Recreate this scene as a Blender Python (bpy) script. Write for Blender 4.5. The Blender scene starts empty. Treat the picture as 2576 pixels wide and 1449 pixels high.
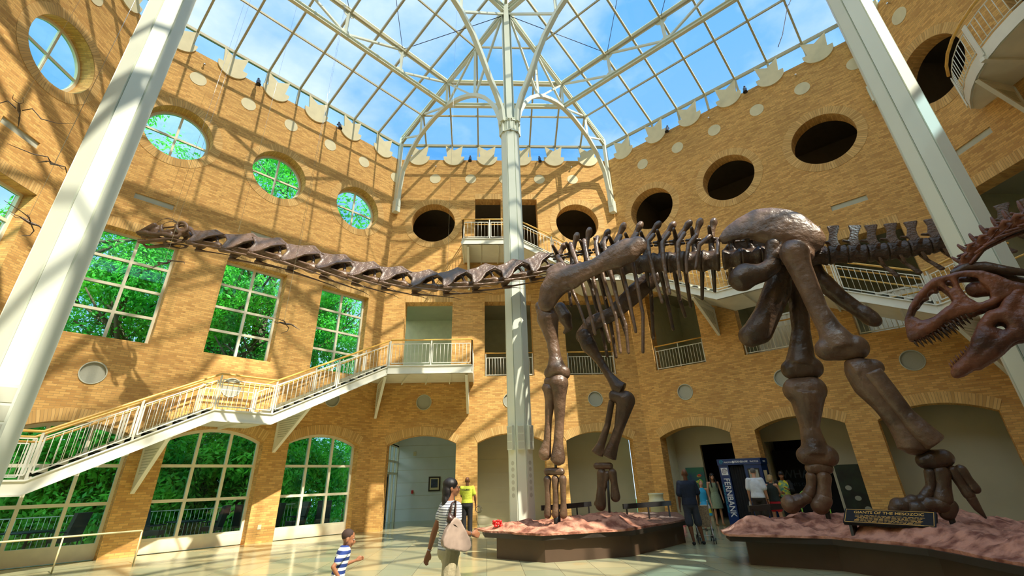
import bpy, bmesh, math, random
from mathutils import Vector, Matrix
from mathutils.geometry import delaunay_2d_cdt
from mathutils import noise as mnoise
V = Vector
random.seed(7)
C = bpy.context.scene.collection
SC = 0.92          # plan numbers below -> metres

# ------------------------------------------------------------------ camera
sc = bpy.context.scene
cam = bpy.data.objects.new('camera', bpy.data.cameras.new('camera'))
C.objects.link(cam)
right = V((0.99875616, -0.04320112, -0.02489555))
upv = V((0.00377205, -0.43240263, 0.90167275))
fwd = V((0.04971818, 0.90064512, 0.43170183))
M = Matrix((right, upv, -fwd)).transposed().to_4x4()
M.translation = V((0, 0, 1.75)) * SC
cam.matrix_world = M
cam.data.sensor_width = 36
cam.data.lens = 1162.216 * 36 / 2576
cam.data.shift_x = 8.445 / 2576
cam.data.shift_y = -72.886 / 2576
cam.data.clip_start = 0.05
cam.data.clip_end = 500
sc.camera = cam

# ------------------------------------------------------------------ light
sun = bpy.data.objects.new('sun', bpy.data.lights.new('sun', 'SUN'))
C.objects.link(sun)
saz, sel = math.radians(-43.5), math.radians(51)
sdir = V((math.cos(sel) * math.sin(saz), math.cos(sel) * math.cos(saz), -math.sin(sel)))
sun.rotation_euler = sdir.to_track_quat('-Z', 'Y').to_euler()
sun.data.energy = 7.6
sun.data.color = (1.0, 0.90, 0.72)
sun.data.angle = math.radians(0.6)

w = bpy.data.worlds.new('sky')
sc.world = w
w.use_nodes = True
nt = w.node_tree
N = nt.nodes
N.clear()
out = N.new('ShaderNodeOutputWorld')
bg = N.new('ShaderNodeBackground')
bg.inputs[1].default_value = 1.45
tc = N.new('ShaderNodeTexCoord')
sep = N.new('ShaderNodeSeparateXYZ')
nt.links.new(tc.outputs['Generated'], sep.inputs[0])
grad = N.new('ShaderNodeValToRGB')
grad.color_ramp.elements[0].position = 0.0
grad.color_ramp.elements[0].color = (0.40, 0.61, 0.84, 1)
grad.color_ramp.elements[1].position = 0.95
grad.color_ramp.elements[1].color = (0.08, 0.33, 0.80, 1)
e = grad.color_ramp.elements.new(0.5)
e.color = (0.20, 0.43, 0.76, 1)
nt.links.new(sep.outputs[2], grad.inputs[0])
mapn = N.new('ShaderNodeMapping')
mapn.inputs['Scale'].default_value = (1.0, 1.0, 1.9)
mapn.inputs['Location'].default_value = (0.35, 0.1, 0.2)
nt.links.new(tc.outputs['Generated'], mapn.inputs[0])
cl = N.new('ShaderNodeTexNoise')
cl.inputs['Scale'].default_value = 2.1
cl.inputs['Detail'].default_value = 7
cl.inputs['Roughness'].default_value = 0.55
nt.links.new(mapn.outputs[0], cl.inputs['Vector'])
cr_ = N.new('ShaderNodeValToRGB')
cr_.color_ramp.elements[0].position = 0.44
cr_.color_ramp.elements[0].color = (0, 0, 0, 1)
cr_.color_ramp.elements[1].position = 0.70
cr_.color_ramp.elements[1].color = (1, 1, 1, 1)
nt.links.new(cl.outputs[0], cr_.inputs[0])
mx = N.new('ShaderNodeMixRGB')
mx.inputs[2].default_value = (0.70, 0.79, 0.88, 1)
nt.links.new(cr_.outputs[0], mx.inputs[0])
nt.links.new(grad.outputs[0], mx.inputs[1])
# sky behind the viewer boosted and warmed, added fill for the shaded right wall
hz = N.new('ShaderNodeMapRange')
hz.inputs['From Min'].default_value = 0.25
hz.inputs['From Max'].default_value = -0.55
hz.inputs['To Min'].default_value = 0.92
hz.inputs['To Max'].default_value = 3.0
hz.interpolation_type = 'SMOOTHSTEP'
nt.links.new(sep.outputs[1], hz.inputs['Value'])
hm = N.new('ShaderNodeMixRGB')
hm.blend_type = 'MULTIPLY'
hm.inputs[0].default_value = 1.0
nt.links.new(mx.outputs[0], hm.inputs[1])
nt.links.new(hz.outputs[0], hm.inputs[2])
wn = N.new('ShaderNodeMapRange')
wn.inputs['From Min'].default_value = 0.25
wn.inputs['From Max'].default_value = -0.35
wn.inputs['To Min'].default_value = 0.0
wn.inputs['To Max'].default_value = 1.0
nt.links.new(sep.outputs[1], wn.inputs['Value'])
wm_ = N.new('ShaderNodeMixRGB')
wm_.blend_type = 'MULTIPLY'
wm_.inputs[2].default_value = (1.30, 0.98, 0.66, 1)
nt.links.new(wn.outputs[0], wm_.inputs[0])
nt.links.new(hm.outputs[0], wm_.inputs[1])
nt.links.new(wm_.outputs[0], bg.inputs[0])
nt.links.new(bg.outputs[0], out.inputs[0])

sc.view_settings.view_transform = 'Standard'
sc.view_settings.look = 'None'
sc.view_settings.gamma = 1
sc.view_settings.use_curve_mapping = False
sc.view_settings.exposure = 0.22
cy = sc.cycles
cy.max_bounces = 7
cy.diffuse_bounces = 4
cy.glossy_bounces = 3
cy.transmission_bounces = 3
cy.transparent_max_bounces = 12
cy.caustics_reflective = False
cy.caustics_refractive = False
cy.sample_clamp_indirect = 6
cy.use_adaptive_sampling = True
cy.adaptive_threshold = 0.03
cy.use_denoising = True

# ------------------------------------------------------------------ helpers
def col4(c):
    return (c[0], c[1], c[2], 1)

MATS = {}

def mat(name, c, rough=0.6, metal=0.0, c2=None, nscale=4.0, bump=0.0, bscale=20.0, spec=0.5, emit=None, contrast=0.25):
    m = bpy.data.materials.new(name)
    m.use_nodes = True
    t = m.node_tree
    b = t.nodes['Principled BSDF']
    b.inputs['Base Color'].default_value = col4(c)
    b.inputs['Roughness'].default_value = rough
    b.inputs['Metallic'].default_value = metal
    b.inputs['Specular IOR Level'].default_value = spec
    if c2 is None:
        c2 = tuple(x * 0.88 for x in c)
    co = t.nodes.new('ShaderNodeTexCoord')
    no = t.nodes.new('ShaderNodeTexNoise')
    no.inputs['Scale'].default_value = nscale
    no.inputs['Detail'].default_value = 5
    t.links.new(co.outputs['Object'], no.inputs['Vector'])
    r = t.nodes.new('ShaderNodeValToRGB')
    r.color_ramp.elements[0].position = 0.5 - contrast
    r.color_ramp.elements[0].color = col4(c2)
    r.color_ramp.elements[1].position = 0.5 + contrast * 0.6
    r.color_ramp.elements[1].color = col4(c)
    t.links.new(no.outputs[0], r.inputs[0])
    t.links.new(r.outputs[0], b.inputs['Base Color'])
    if bump:
        n2 = t.nodes.new('ShaderNodeTexNoise')
        n2.inputs['Scale'].default_value = bscale
        n2.inputs['Detail'].default_value = 6
        t.links.new(co.outputs['Object'], n2.inputs['Vector'])
        bp = t.nodes.new('ShaderNodeBump')
        bp.inputs['Strength'].default_value = bump
        bp.inputs['Distance'].default_value = 0.05
        t.links.new(n2.outputs[0], bp.inputs['Height'])
        t.links.new(bp.outputs[0], b.inputs['Normal'])
    if emit:
        b.inputs['Emission Color'].default_value = col4(emit[0])
        b.inputs['Emission Strength'].default_value = emit[1]
    MATS[name] = m
    return m

def glass(name, tint, refl=1.0):
    m = bpy.data.materials.new(name)
    m.use_nodes = True
    t = m.node_tree
    t.nodes.clear()
    o = t.nodes.new('ShaderNodeOutputMaterial')
    tr = t.nodes.new('ShaderNodeBsdfTransparent')
    tr.inputs[0].default_value = col4(tint)
    g = t.nodes.new('ShaderNodeBsdfGlossy')
    g.inputs['Roughness'].default_value = 0.02
    lw = t.nodes.new('ShaderNodeFresnel')
    lw.inputs[0].default_value = 1.45
    mu = t.nodes.new('ShaderNodeMath')
    mu.operation = 'MULTIPLY'
    mu.inputs[1].default_value = refl
    s = t.nodes.new('ShaderNodeMixShader')
    t.links.new(lw.outputs[0], mu.inputs[0])
    t.links.new(mu.outputs[0], s.inputs[0])
    t.links.new(tr.outputs[0], s.inputs[1])
    t.links.new(g.outputs[0], s.inputs[2])
    t.links.new(s.outputs[0], o.inputs[0])
    MATS[name] = m
    return m

def brickmat(name, c1, c2, mort, bw, bh, ms, offset=0.5, rough=0.85, rot=False, var=0.5, bump=0.4, uv=True, dark=(0.30, 0.15, 0.06), noise_scale=0.35):
    m = bpy.data.materials.new(name)
    m.use_nodes = True
    t = m.node_tree
    b = t.nodes['Principled BSDF']
    b.inputs['Roughness'].default_value = rough
    u = t.nodes.new('ShaderNodeTexCoord')
    br = t.nodes.new('ShaderNodeTexBrick')
    br.offset = offset
    br.inputs['Color1'].default_value = col4(c1)
    br.inputs['Color2'].default_value = col4(c2)
    br.inputs['Mortar'].default_value = col4(mort)
    br.inputs['Scale'].default_value = 1.0
    br.inputs['Brick Width'].default_value = bw
    br.inputs['Row Height'].default_value = bh
    br.inputs['Mortar Size'].default_value = ms
    br.inputs['Mortar Smooth'].default_value = 0.3
    br.inputs['Bias'].default_value = -0.1
    src = u.outputs['UV'] if uv else u.outputs['Object']
    t.links.new(src, br.inputs['Vector'])
    # large scale mottling and stray dark units (they belong to the masonry)
    n1 = t.nodes.new('ShaderNodeTexNoise')
    n1.inputs['Scale'].default_value = noise_scale
    n1.inputs['Detail'].default_value = 4
    t.links.new(src, n1.inputs['Vector'])
    mp = t.nodes.new('ShaderNodeMapping')
    mp.inputs['Scale'].default_value = (1.0 / bw, 1.0 / bh, 1)
    t.links.new(src, mp.inputs[0])
    n2 = t.nodes.new('ShaderNodeTexNoise')
    n2.inputs['Scale'].default_value = 0.9
    n2.inputs['Detail'].default_value = 1
    t.links.new(mp.outputs[0], n2.inputs['Vector'])
    r2 = t.nodes.new('ShaderNodeValToRGB')
    r2.color_ramp.elements[0].position = 0.66
    r2.color_ramp.elements[0].color = (0, 0, 0, 1)
    r2.color_ramp.elements[1].position = 0.74
    r2.color_ramp.elements[1].color = (var, var, var, 1)
    t.links.new(n2.outputs[0], r2.inputs[0])
    m1 = t.nodes.new('ShaderNodeMixRGB')
    m1.inputs[2].default_value = col4(dark)
    t.links.new(r2.outputs[0], m1.inputs[0])
    t.links.new(br.outputs[0], m1.inputs[1])
    r1 = t.nodes.new('ShaderNodeValToRGB')
    r1.color_ramp.elements[0].position = 0.3
    r1.color_ramp.elements[0].color = (0.86, 0.84, 0.80, 1)
    r1.color_ramp.elements[1].position = 0.7
    r1.color_ramp.elements[1].color = (1.08, 1.04, 1.0, 1)
    t.links.new(n1.outputs[0], r1.inputs[0])
    m2 = t.nodes.new('ShaderNodeMixRGB')
    m2.blend_type = 'MULTIPLY'
    m2.inputs[0].default_value = 1
    t.links.new(m1.outputs[0], m2.inputs[1])
    t.links.new(r1.outputs[0], m2.inputs[2])
    t.links.new(m2.outputs[0], b.inputs['Base Color'])
    if bump:
        bp = t.nodes.new('ShaderNodeBump')
        bp.inputs['Strength'].default_value = bump
        bp.inputs['Distance'].default_value = 0.01
        bp.invert = True
        t.links.new(br.outputs['Fac'], bp.inputs['Height'])
        t.links.new(bp.outputs[0], b.inputs['Normal'])
    MATS[name] = m
    return m

class MB:
    """collects shapes; every build() links them as ONE mesh object"""
    def __init__(s):
        s.v = []; s.f = []; s.uv = []; s.mi = []; s.sm = []; s.ml = [None]; s.cur = 0
    def use(s, m):
        if m not in s.ml:
            s.ml.append(m)
        s.cur = s.ml.index(m)
        return s
    def face(s, pts, uv=None, smooth=False):
        i = len(s.v)
        s.v += [tuple(p) for p in pts]
        s.f.append(tuple(range(i, i + len(pts))))
        s.uv.append(uv)
        s.mi.append(s.cur)
        s.sm.append(smooth)
    def grid(s, rows, closed=False, smooth=True, cap=False):
        i0 = len(s.v)
        n = len(rows[0])
        for r in rows:
            s.v += [tuple(p) for p in r]
        m = n if closed else n - 1
        for a in range(len(rows) - 1):
            for b in range(m):
                c = (b + 1) % n
                s.f.append((i0 + a * n + b, i0 + a * n + c, i0 + (a + 1) * n + c, i0 + (a + 1) * n + b))
                s.uv.append(None); s.mi.append(s.cur); s.sm.append(smooth)
        if cap and closed:
            s.f.append(tuple(i0 + b for b in reversed(range(n))))
            s.f.append(tuple(i0 + (len(rows) - 1) * n + b for b in range(n)))
            for _ in (0, 1):
                s.uv.append(None); s.mi.append(s.cur); s.sm.append(False)
    def box(s, a, b):
        (x0, y0, z0), (x1, y1, z1) = a, b
        s.obox(V(((x0 + x1) / 2, (y0 + y1) / 2, (z0 + z1) / 2)), V(((x1 - x0) / 2, 0, 0)), V((0, (y1 - y0) / 2, 0)), V((0, 0, (z1 - z0) / 2)))
        return s
    def obox(s, c, hx, hy, hz):
        c, hx, hy, hz = V(c), V(hx), V(hy), V(hz)
        P = [c + hx * i + hy * j + hz * k for k in (-1, 1) for j in (-1, 1) for i in (-1, 1)]
        i0 = len(s.v)
        s.v += [tuple(p) for p in P]
        for q in ((0, 2, 3, 1), (4, 5, 7, 6), (0, 1, 5, 4), (2, 6, 7, 3), (0, 4, 6, 2), (1, 3, 7, 5)):
            s.f.append(tuple(i0 + k for k in q)); s.uv.append(None); s.mi.append(s.cur); s.sm.append(False)
        return s
    def beam(s, a, b, w, h, up=V((0, 0, 1))):
        a, b = V(a), V(b)
        d = b - a
        L = d.length
        if L < 1e-6:
            return s
        d /= L
        sd = d.cross(V(up))
        if sd.length < 1e-4:
            sd = d.cross(V((1, 0, 0)))
        sd.normalize()
        u = sd.cross(d)
        return s.obox((a + b) / 2, d * L / 2, sd * w / 2, u * h / 2)
    def ibeam(s, a, b, w, h, t=0.03, up=V((0, 0, 1))):
        a, b = V(a), V(b)
        d = (b - a).normalized()
        sd = d.cross(V(up))
        if sd.length < 1e-4:
            sd = d.cross(V((1, 0, 0)))
        sd.normalize()
        u = sd.cross(d)
        s.beam(a + u * (h / 2 - t / 2), b + u * (h / 2 - t / 2), w, t, up)
        s.beam(a - u * (h / 2 - t / 2), b - u * (h / 2 - t / 2), w, t, up)
        s.beam(a, b, t, h - 2 * t, up)
        return s
    def tube(s, pts, r, n=8, smooth=True, cap=True):
        pts = [V(p) for p in pts]
        rr = r if isinstance(r, (list, tuple)) else [r] * len(pts)
        rows = []
        ref = None
        for i, p in enumerate(pts):
            d = (pts[min(i + 1, len(pts) - 1)] - pts[max(i - 1, 0)]).normalized()
            if ref is None:
                ref = d.cross(V((0, 0, 1)))
                if ref.length < 1e-3:
                    ref = d.cross(V((1, 0, 0)))
            ref = (ref - d * ref.dot(d)).normalized()
            b = d.cross(ref)
            rows.append([p + (ref * math.cos(2 * math.pi * k / n) + b * math.sin(2 * math.pi * k / n)) * rr[i] for k in range(n)])
        s.grid(rows, closed=True, smooth=smooth, cap=cap)
        return s
    def sweep(s, pts, w, h, side):
        """rectangular bar swept along a path lying in the plane with normal 'side'"""
        pts = [V(p) for p in pts]
        side = V(side).normalized()
        rows = []
        for i, p in enumerate(pts):
            d = (pts[min(i + 1, len(pts) - 1)] - pts[max(i - 1, 0)]).normalized()
            n = d.cross(side).normalized()
            rows.append([p + side * w / 2 + n * h / 2, p - side * w / 2 + n * h / 2, p - side * w / 2 - n * h / 2, p + side * w / 2 - n * h / 2])
        s.grid(rows, closed=True, smooth=False, cap=True)
        return s
    def lathe(s, c, prof, n=24, axis=V((0, 0, 1)), smooth=True):
        axis = V(axis).normalized()
        a = axis.orthogonal().normalized()
        b = axis.cross(a)
        rows = [[V(c) + axis * z + (a * math.cos(2 * math.pi * k / n) + b * math.sin(2 * math.pi * k / n)) * max(r, 1e-4) for k in range(n)] for r, z in prof]
        s.grid(rows, closed=True, smooth=smooth, cap=True)
        return s
    def prism(s, poly, ax, t):
        """poly: 3D points (planar), extruded by vector ax*t (centred)"""
        ax = V(ax).normalized() * t / 2
        P = [V(p) for p in poly]
        s.face([p + ax for p in P])
        s.face([p - ax for p in reversed(P)])
        for i in range(len(P)):
            a, b = P[i], P[(i + 1) % len(P)]
            s.face([a + ax, a - ax, b - ax, b + ax])
        return s
    def ball(s, c, r, n=10, m=7):
        c = V(c)
        rx, ry, rz = r if isinstance(r, (list, tuple)) else (r, r, r)
        rows = []
        for j in range(m + 1):
            th = -math.pi / 2 + math.pi * (0.04 + 0.92 * j / m)
            rows.append([c + V((rx * math.cos(th) * math.cos(2 * math.pi * k / n), ry * math.cos(th) * math.sin(2 * math.pi * k / n), rz * math.sin(th))) for k in range(n)])
        s.grid(rows, closed=True, cap=True)
        return s
    def chain(s, ch, n=10, flat=False):
        for i, q in enumerate(ch):
            if not (flat and i in (0, len(ch) - 1)):
                s.ball(q[:3], q[3], n)
            if i:
                s.tube([ch[i - 1][:3], q[:3]], [ch[i - 1][3], q[3]], n)
        return s
    def squash(s, c, nrm, k):
        c = V(c); nrm = V(nrm).normalized()
        s.v = [tuple(V(p) - nrm * ((V(p) - c).dot(nrm)) * (1 - k)) for p in s.v]
        return s
    def mesh(s, name, m=None, loc=V((0, 0, 0)), scale=SC, weld=True):
        me = bpy.data.meshes.new(name)
        L = V(loc) * scale
        me.from_pydata([tuple(V(p) * scale - L) for p in s.v], [], s.f)
        mats = [x if x is not None else m for x in s.ml]
        for x in mats:
            me.materials.append(x)
        me.polygons.foreach_set('material_index', s.mi)
        me.polygons.foreach_set('use_smooth', s.sm)
        if any(u is not None for u in s.uv):
            l = me.uv_layers.new(name='UVMap')
            for p, u in zip(me.polygons, s.uv):
                for k, li in enumerate(p.loop_indices):
                    l.data[li].uv = u[k] if u is not None else (me.vertices[p.vertices[k]].co.x, me.vertices[p.vertices[k]].co.z)
        me.update()
        return me

def link(o):
    C.objects.link(o)
    return o

def build(name, mb, m, parent=None, kind=None):
    loc = ROOT.get(parent, V((0, 0, 0))) if parent else V((0, 0, 0))
    o = link(bpy.data.objects.new(name, mb.mesh(name, m, loc)))
    if parent:
        o.parent = parent
        ROOT[o] = loc
    if kind:
        o['kind'] = kind
    return o

ROOT = {}

def thing(name, label, cat, loc, group=None, kind=None):
    o = link(bpy.data.objects.new(name, None))
    o.empty_display_size = 0.1
    o.location = V(loc) * SC
    ROOT[o] = V(loc)
    if label: o['label'] = label
    if cat: o['category'] = cat
    if group: o['group'] = group
    if kind: o['kind'] = kind
    return o

def single(name, mb, m, label, cat, group=None, loc=(0, 0, 0)):
    o = link(bpy.data.objects.new(name, mb.mesh(name, m, V(loc))))
    o.location = V(loc) * SC
    o['label'] = label; o['category'] = cat
    if group: o['group'] = group
    return o

def inst(name, me, M, parent):
    """place a shared mesh (in plan units) with plan-space matrix M under a thing"""
    o = link(bpy.data.objects.new(name, me))
    loc = ROOT[parent]
    o.parent = parent
    B = M.copy()
    B.translation = (M.translation - loc) * SC
    R3 = M.to_3x3() * SC
    B = R3.to_4x4()
    B.translation = (M.translation - loc) * SC
    o.matrix_basis = B
    ROOT[o] = loc
    return o

def bake(mb, vox, it=3, fac=0.6, m=None, scale=1.0, loc=(0, 0, 0), name='bone'):
    """melt the collected closed shapes into one smooth surface"""
    me0 = mb.mesh('tmp', m, V(loc), scale)
    me0.materials.clear()
    me0.polygons.foreach_set('material_index', [0] * len(me0.polygons))
    o = link(bpy.data.objects.new('tmp', me0))
    r = o.modifiers.new('r', 'REMESH')
    r.mode = 'VOXEL'
    r.voxel_size = vox * scale
    r.use_smooth_shade = True
    sm = o.modifiers.new('s', 'SMOOTH')
    sm.factor = fac
    sm.iterations = it
    dg = bpy.context.evaluated_depsgraph_get()
    me = bpy.data.meshes.new_from_object(o.evaluated_get(dg))
    bpy.data.objects.remove(o)
    bpy.data.meshes.remove(me0)
    me.name = name
    me.materials.clear()
    if m: me.materials.append(m)
    me.polygons.foreach_set('material_index', [0] * len(me.polygons))
    return me

def melt(name, mb, vox, m, parent, it=3, fac=0.6):
    loc = ROOT[parent]
    me = bake(mb, vox, it, fac, m, SC, loc, name)
    o = link(bpy.data.objects.new(name, me))
    o.parent = parent
    ROOT[o] = loc
    return o

def text(s, size, org, rx, uy, m, parent, name='lettering', ext=0.004, align='LEFT', xs=1.0, label=None):
    cu = bpy.data.curves.new('t', 'FONT')
    cu.body = s
    cu.size = size
    cu.align_x = align
    cu.extrude = ext
    cu.offset = size * .012
    o = link(bpy.data.objects.new('t', cu))
    dg = bpy.context.evaluated_depsgraph_get()
    me = bpy.data.meshes.new_from_object(o.evaluated_get(dg))
    bpy.data.objects.remove(o)
    rx = V(rx).normalized(); uy = V(uy).normalized()
    mm = Matrix((rx * xs, uy, rx.cross(uy))).transposed().to_4x4()
    mm.translation = V(org)
    me.materials.clear()
    me.materials.append(m)
    me.name = name
    o2 = inst(name, me, mm, parent)
    if label: o2['label'] = label
    return o2

# ------------------------------------------------------------------ plan of the hall
cl_ = V((-4.992, 21.89)); cr_p = V((7.214, 21.89))
cl2 = V((-13.54, 13.342)); cr2 = V((15.762, 13.342))
cl3 = V((-13.54, 1.136)); cr3 = V((15.762, 1.136))
cl4 = V((-4.992, -7.412)); cr4 = V((7.214, -7.412))
CEN = V((1.11, 7.24))
HB, HL = 12.206, 12.089
BAY = 3.9389
class Facet:
    def __init__(s, a, b):
        s.a, s.b = a, b
        s.len = (b - a).length
        s.d = (b - a).normalized()
        s.n = V((s.d.y, -s.d.x))
        s.e = (s.len - 3 * BAY) / 2
    def p(s, u, z, off=0.0):
        q = s.a + s.d * u + s.n * off
        return V((q.x, q.y, z))
    def c(s, i):
        return s.e + (i + 0.5) * BAY
    @property
    def n3(s): return V((s.n.x, s.n.y, 0))
    @property
    def d3(s): return V((s.d.x, s.d.y, 0))
FB = Facet(cl_, cr_p); FL = Facet(cl2, cl_); FR = Facet(cr_p, cr2); FLS = Facet(cl3, cl2); FRS = Facet(cr2, cr3)
FX = [Facet(cr3, cr4), Facet(cr4, cl4), Facet(cl4, cl3)]
ZT, ZE = 18.65, 19.72

# ------------------------------------------------------------------ materials
brick = brickmat('brick', (0.82, 0.50, 0.165), (0.54, 0.28, 0.08), (0.50, 0.32, 0.13), 0.235, 0.068, 0.006)
soldier = brickmat('soldier_brick', (0.82, 0.54, 0.21), (0.56, 0.32, 0.10), (0.46, 0.30, 0.13), 0.37, 0.080, 0.007, offset=0.0, var=0.45)
tile = brickmat('floor_tile', (0.50, 0.46, 0.27), (0.33, 0.37, 0.25), (0.22, 0.20, 0.13), 0.72, 0.72, 0.006, offset=0.0, rough=0.16, var=0.35, bump=0.05, uv=False, dark=(0.50, 0.34, 0.12), noise_scale=0.5)
white = mat('white_paint', (0.74, 0.78, 0.66), 0.45, c2=(0.70, 0.74, 0.62), nscale=1.5)
white2 = mat('stair_paint', (0.86, 0.85, 0.74), 0.4, nscale=2.0)
cream = mat('cream_panel', (0.80, 0.72, 0.48), 0.8, nscale=3.0)
framew = mat('window_paint', (0.86, 0.82, 0.62), 0.45)
mull = mat('mullion_paint', (0.50, 0.46, 0.30), 0.5)
wood = mat('handrail_wood', (0.86, 0.52, 0.12), 0.35, c2=(0.70, 0.38, 0.07), nscale=8)
panelw = mat('alcove_panel', (0.56, 0.52, 0.38), 0.85, nscale=1.0)
panelb = mat('corridor_panel', (0.78, 0.86, 0.92), 0.75, nscale=1.0)
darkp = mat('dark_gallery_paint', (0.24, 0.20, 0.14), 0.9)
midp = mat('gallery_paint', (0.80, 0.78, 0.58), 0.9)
greyd = mat('grey_disc', (0.42, 0.42, 0.34), 0.6, nscale=60, bump=0.1, bscale=200)
greyslot = mat('grey_slot', (0.55, 0.56, 0.45), 0.7)
black = mat('black_metal', (0.02, 0.02, 0.022), 0.4)
blackm = mat('black_matte', (0.012, 0.012, 0.014), 0.9)
steel = mat('steel', (0.6, 0.6, 0.6), 0.25, metal=1)
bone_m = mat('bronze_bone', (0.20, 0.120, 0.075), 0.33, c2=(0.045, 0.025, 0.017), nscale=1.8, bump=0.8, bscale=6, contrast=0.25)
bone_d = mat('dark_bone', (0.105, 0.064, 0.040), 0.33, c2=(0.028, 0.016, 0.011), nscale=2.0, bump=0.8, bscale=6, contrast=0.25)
bone_r = mat('red_bone', (0.23, 0.082, 0.042), 0.4, c2=(0.055, 0.02, 0.013), nscale=2.4, bump=0.6, bscale=12, contrast=0.16)
tooth_m = mat('dark_tooth', (0.07, 0.035, 0.022), 0.35)
rock = mat('red_rock', (0.62, 0.29, 0.19), 0.85, c2=(0.22, 0.075, 0.045), nscale=4.5, bump=1.0, bscale=9, contrast=0.13)
base_m = mat('brown_pedestal', (0.085, 0.05, 0.03), 0.55)
base_e = mat('dark_pedestal_edge', (0.03, 0.022, 0.016), 0.5)
g_roof = glass('roof_glass', (0.97, 0.985, 1.0), 0.6)
g_strip = glass('strip_glass', (0.50, 0.76, 1.0), 0.8)
g_win = glass('tinted_glass', (0.60, 0.90, 0.90), 1.3)
g_clear = glass('clear_glass', (0.82, 0.93, 1.0), 1.0)

# ------------------------------------------------------------------ walls
def circ(u, z, r, n=40):
    return [(u + r * math.cos(2 * math.pi * k / n), z + r * math.sin(2 * math.pi * k / n)) for k in range(n)]
def rect(u0, u1, z0, z1):
    return [(u0, z0), (u1, z0), (u1, z1), (u0, z1)]
def arch(c, hw=1.5, spring=3.27, crown=3.64, z0=-0.03, n=14):
    r = (hw * hw + (crown - spring) ** 2) / (2 * (crown - spring))
    zc = crown - r
    a0 = math.asin(hw / r)
    pts = [(c - hw, z0), (c + hw, z0)]
    for k in range(n + 1):
        a = a0 - 2 * a0 * k / n
        pts.append((c + r * math.sin(a), zc + r * math.cos(a)))
    return pts

def inside(p, loop):
    x, y = p
    c = False
    j = len(loop) - 1
    for i in range(len(loop)):
        xi, yi = loop[i]; xj, yj = loop[j]
        if (yi > y) != (yj > y) and x < (xj - xi) * (y - yi) / (yj - yi) + xi:
            c = not c
        j = i
    return c

def holed(F, mb, loops, off, u0, u1, z0, z1, flip=False):
    vs = [V((u0, z0)), V((u1, z0)), V((u1, z1)), V((u0, z1))]
    ed = [(0, 1), (1, 2), (2, 3), (3, 0)]
    for L in loops:
        i0 = len(vs)
        vs += [V(p) for p in L]
        ed += [(i0 + k, i0 + (k + 1) % len(L)) for k in range(len(L))]
    r = delaunay_2d_cdt(vs, ed, [], 0, 1e-5)
    P = r[0]
    for f in r[2]:
        c = ((P[f[0]].x + P[f[1]].x + P[f[2]].x) / 3, (P[f[0]].y + P[f[1]].y + P[f[2]].y) / 3)
        if any(inside(c, L) for L in loops):
            continue
        q = [P[i] for i in f]
        # inward facing
        a = (q[1].x - q[0].x) * (q[2].y - q[0].y) - (q[2].x - q[0].x) * (q[1].y - q[0].y)
        if (a < 0) != flip:
            q = q[::-1]
        mb.face([F.p(x.x, x.y, off) for x in q], [(x.x, x.y) for x in q])

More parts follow.
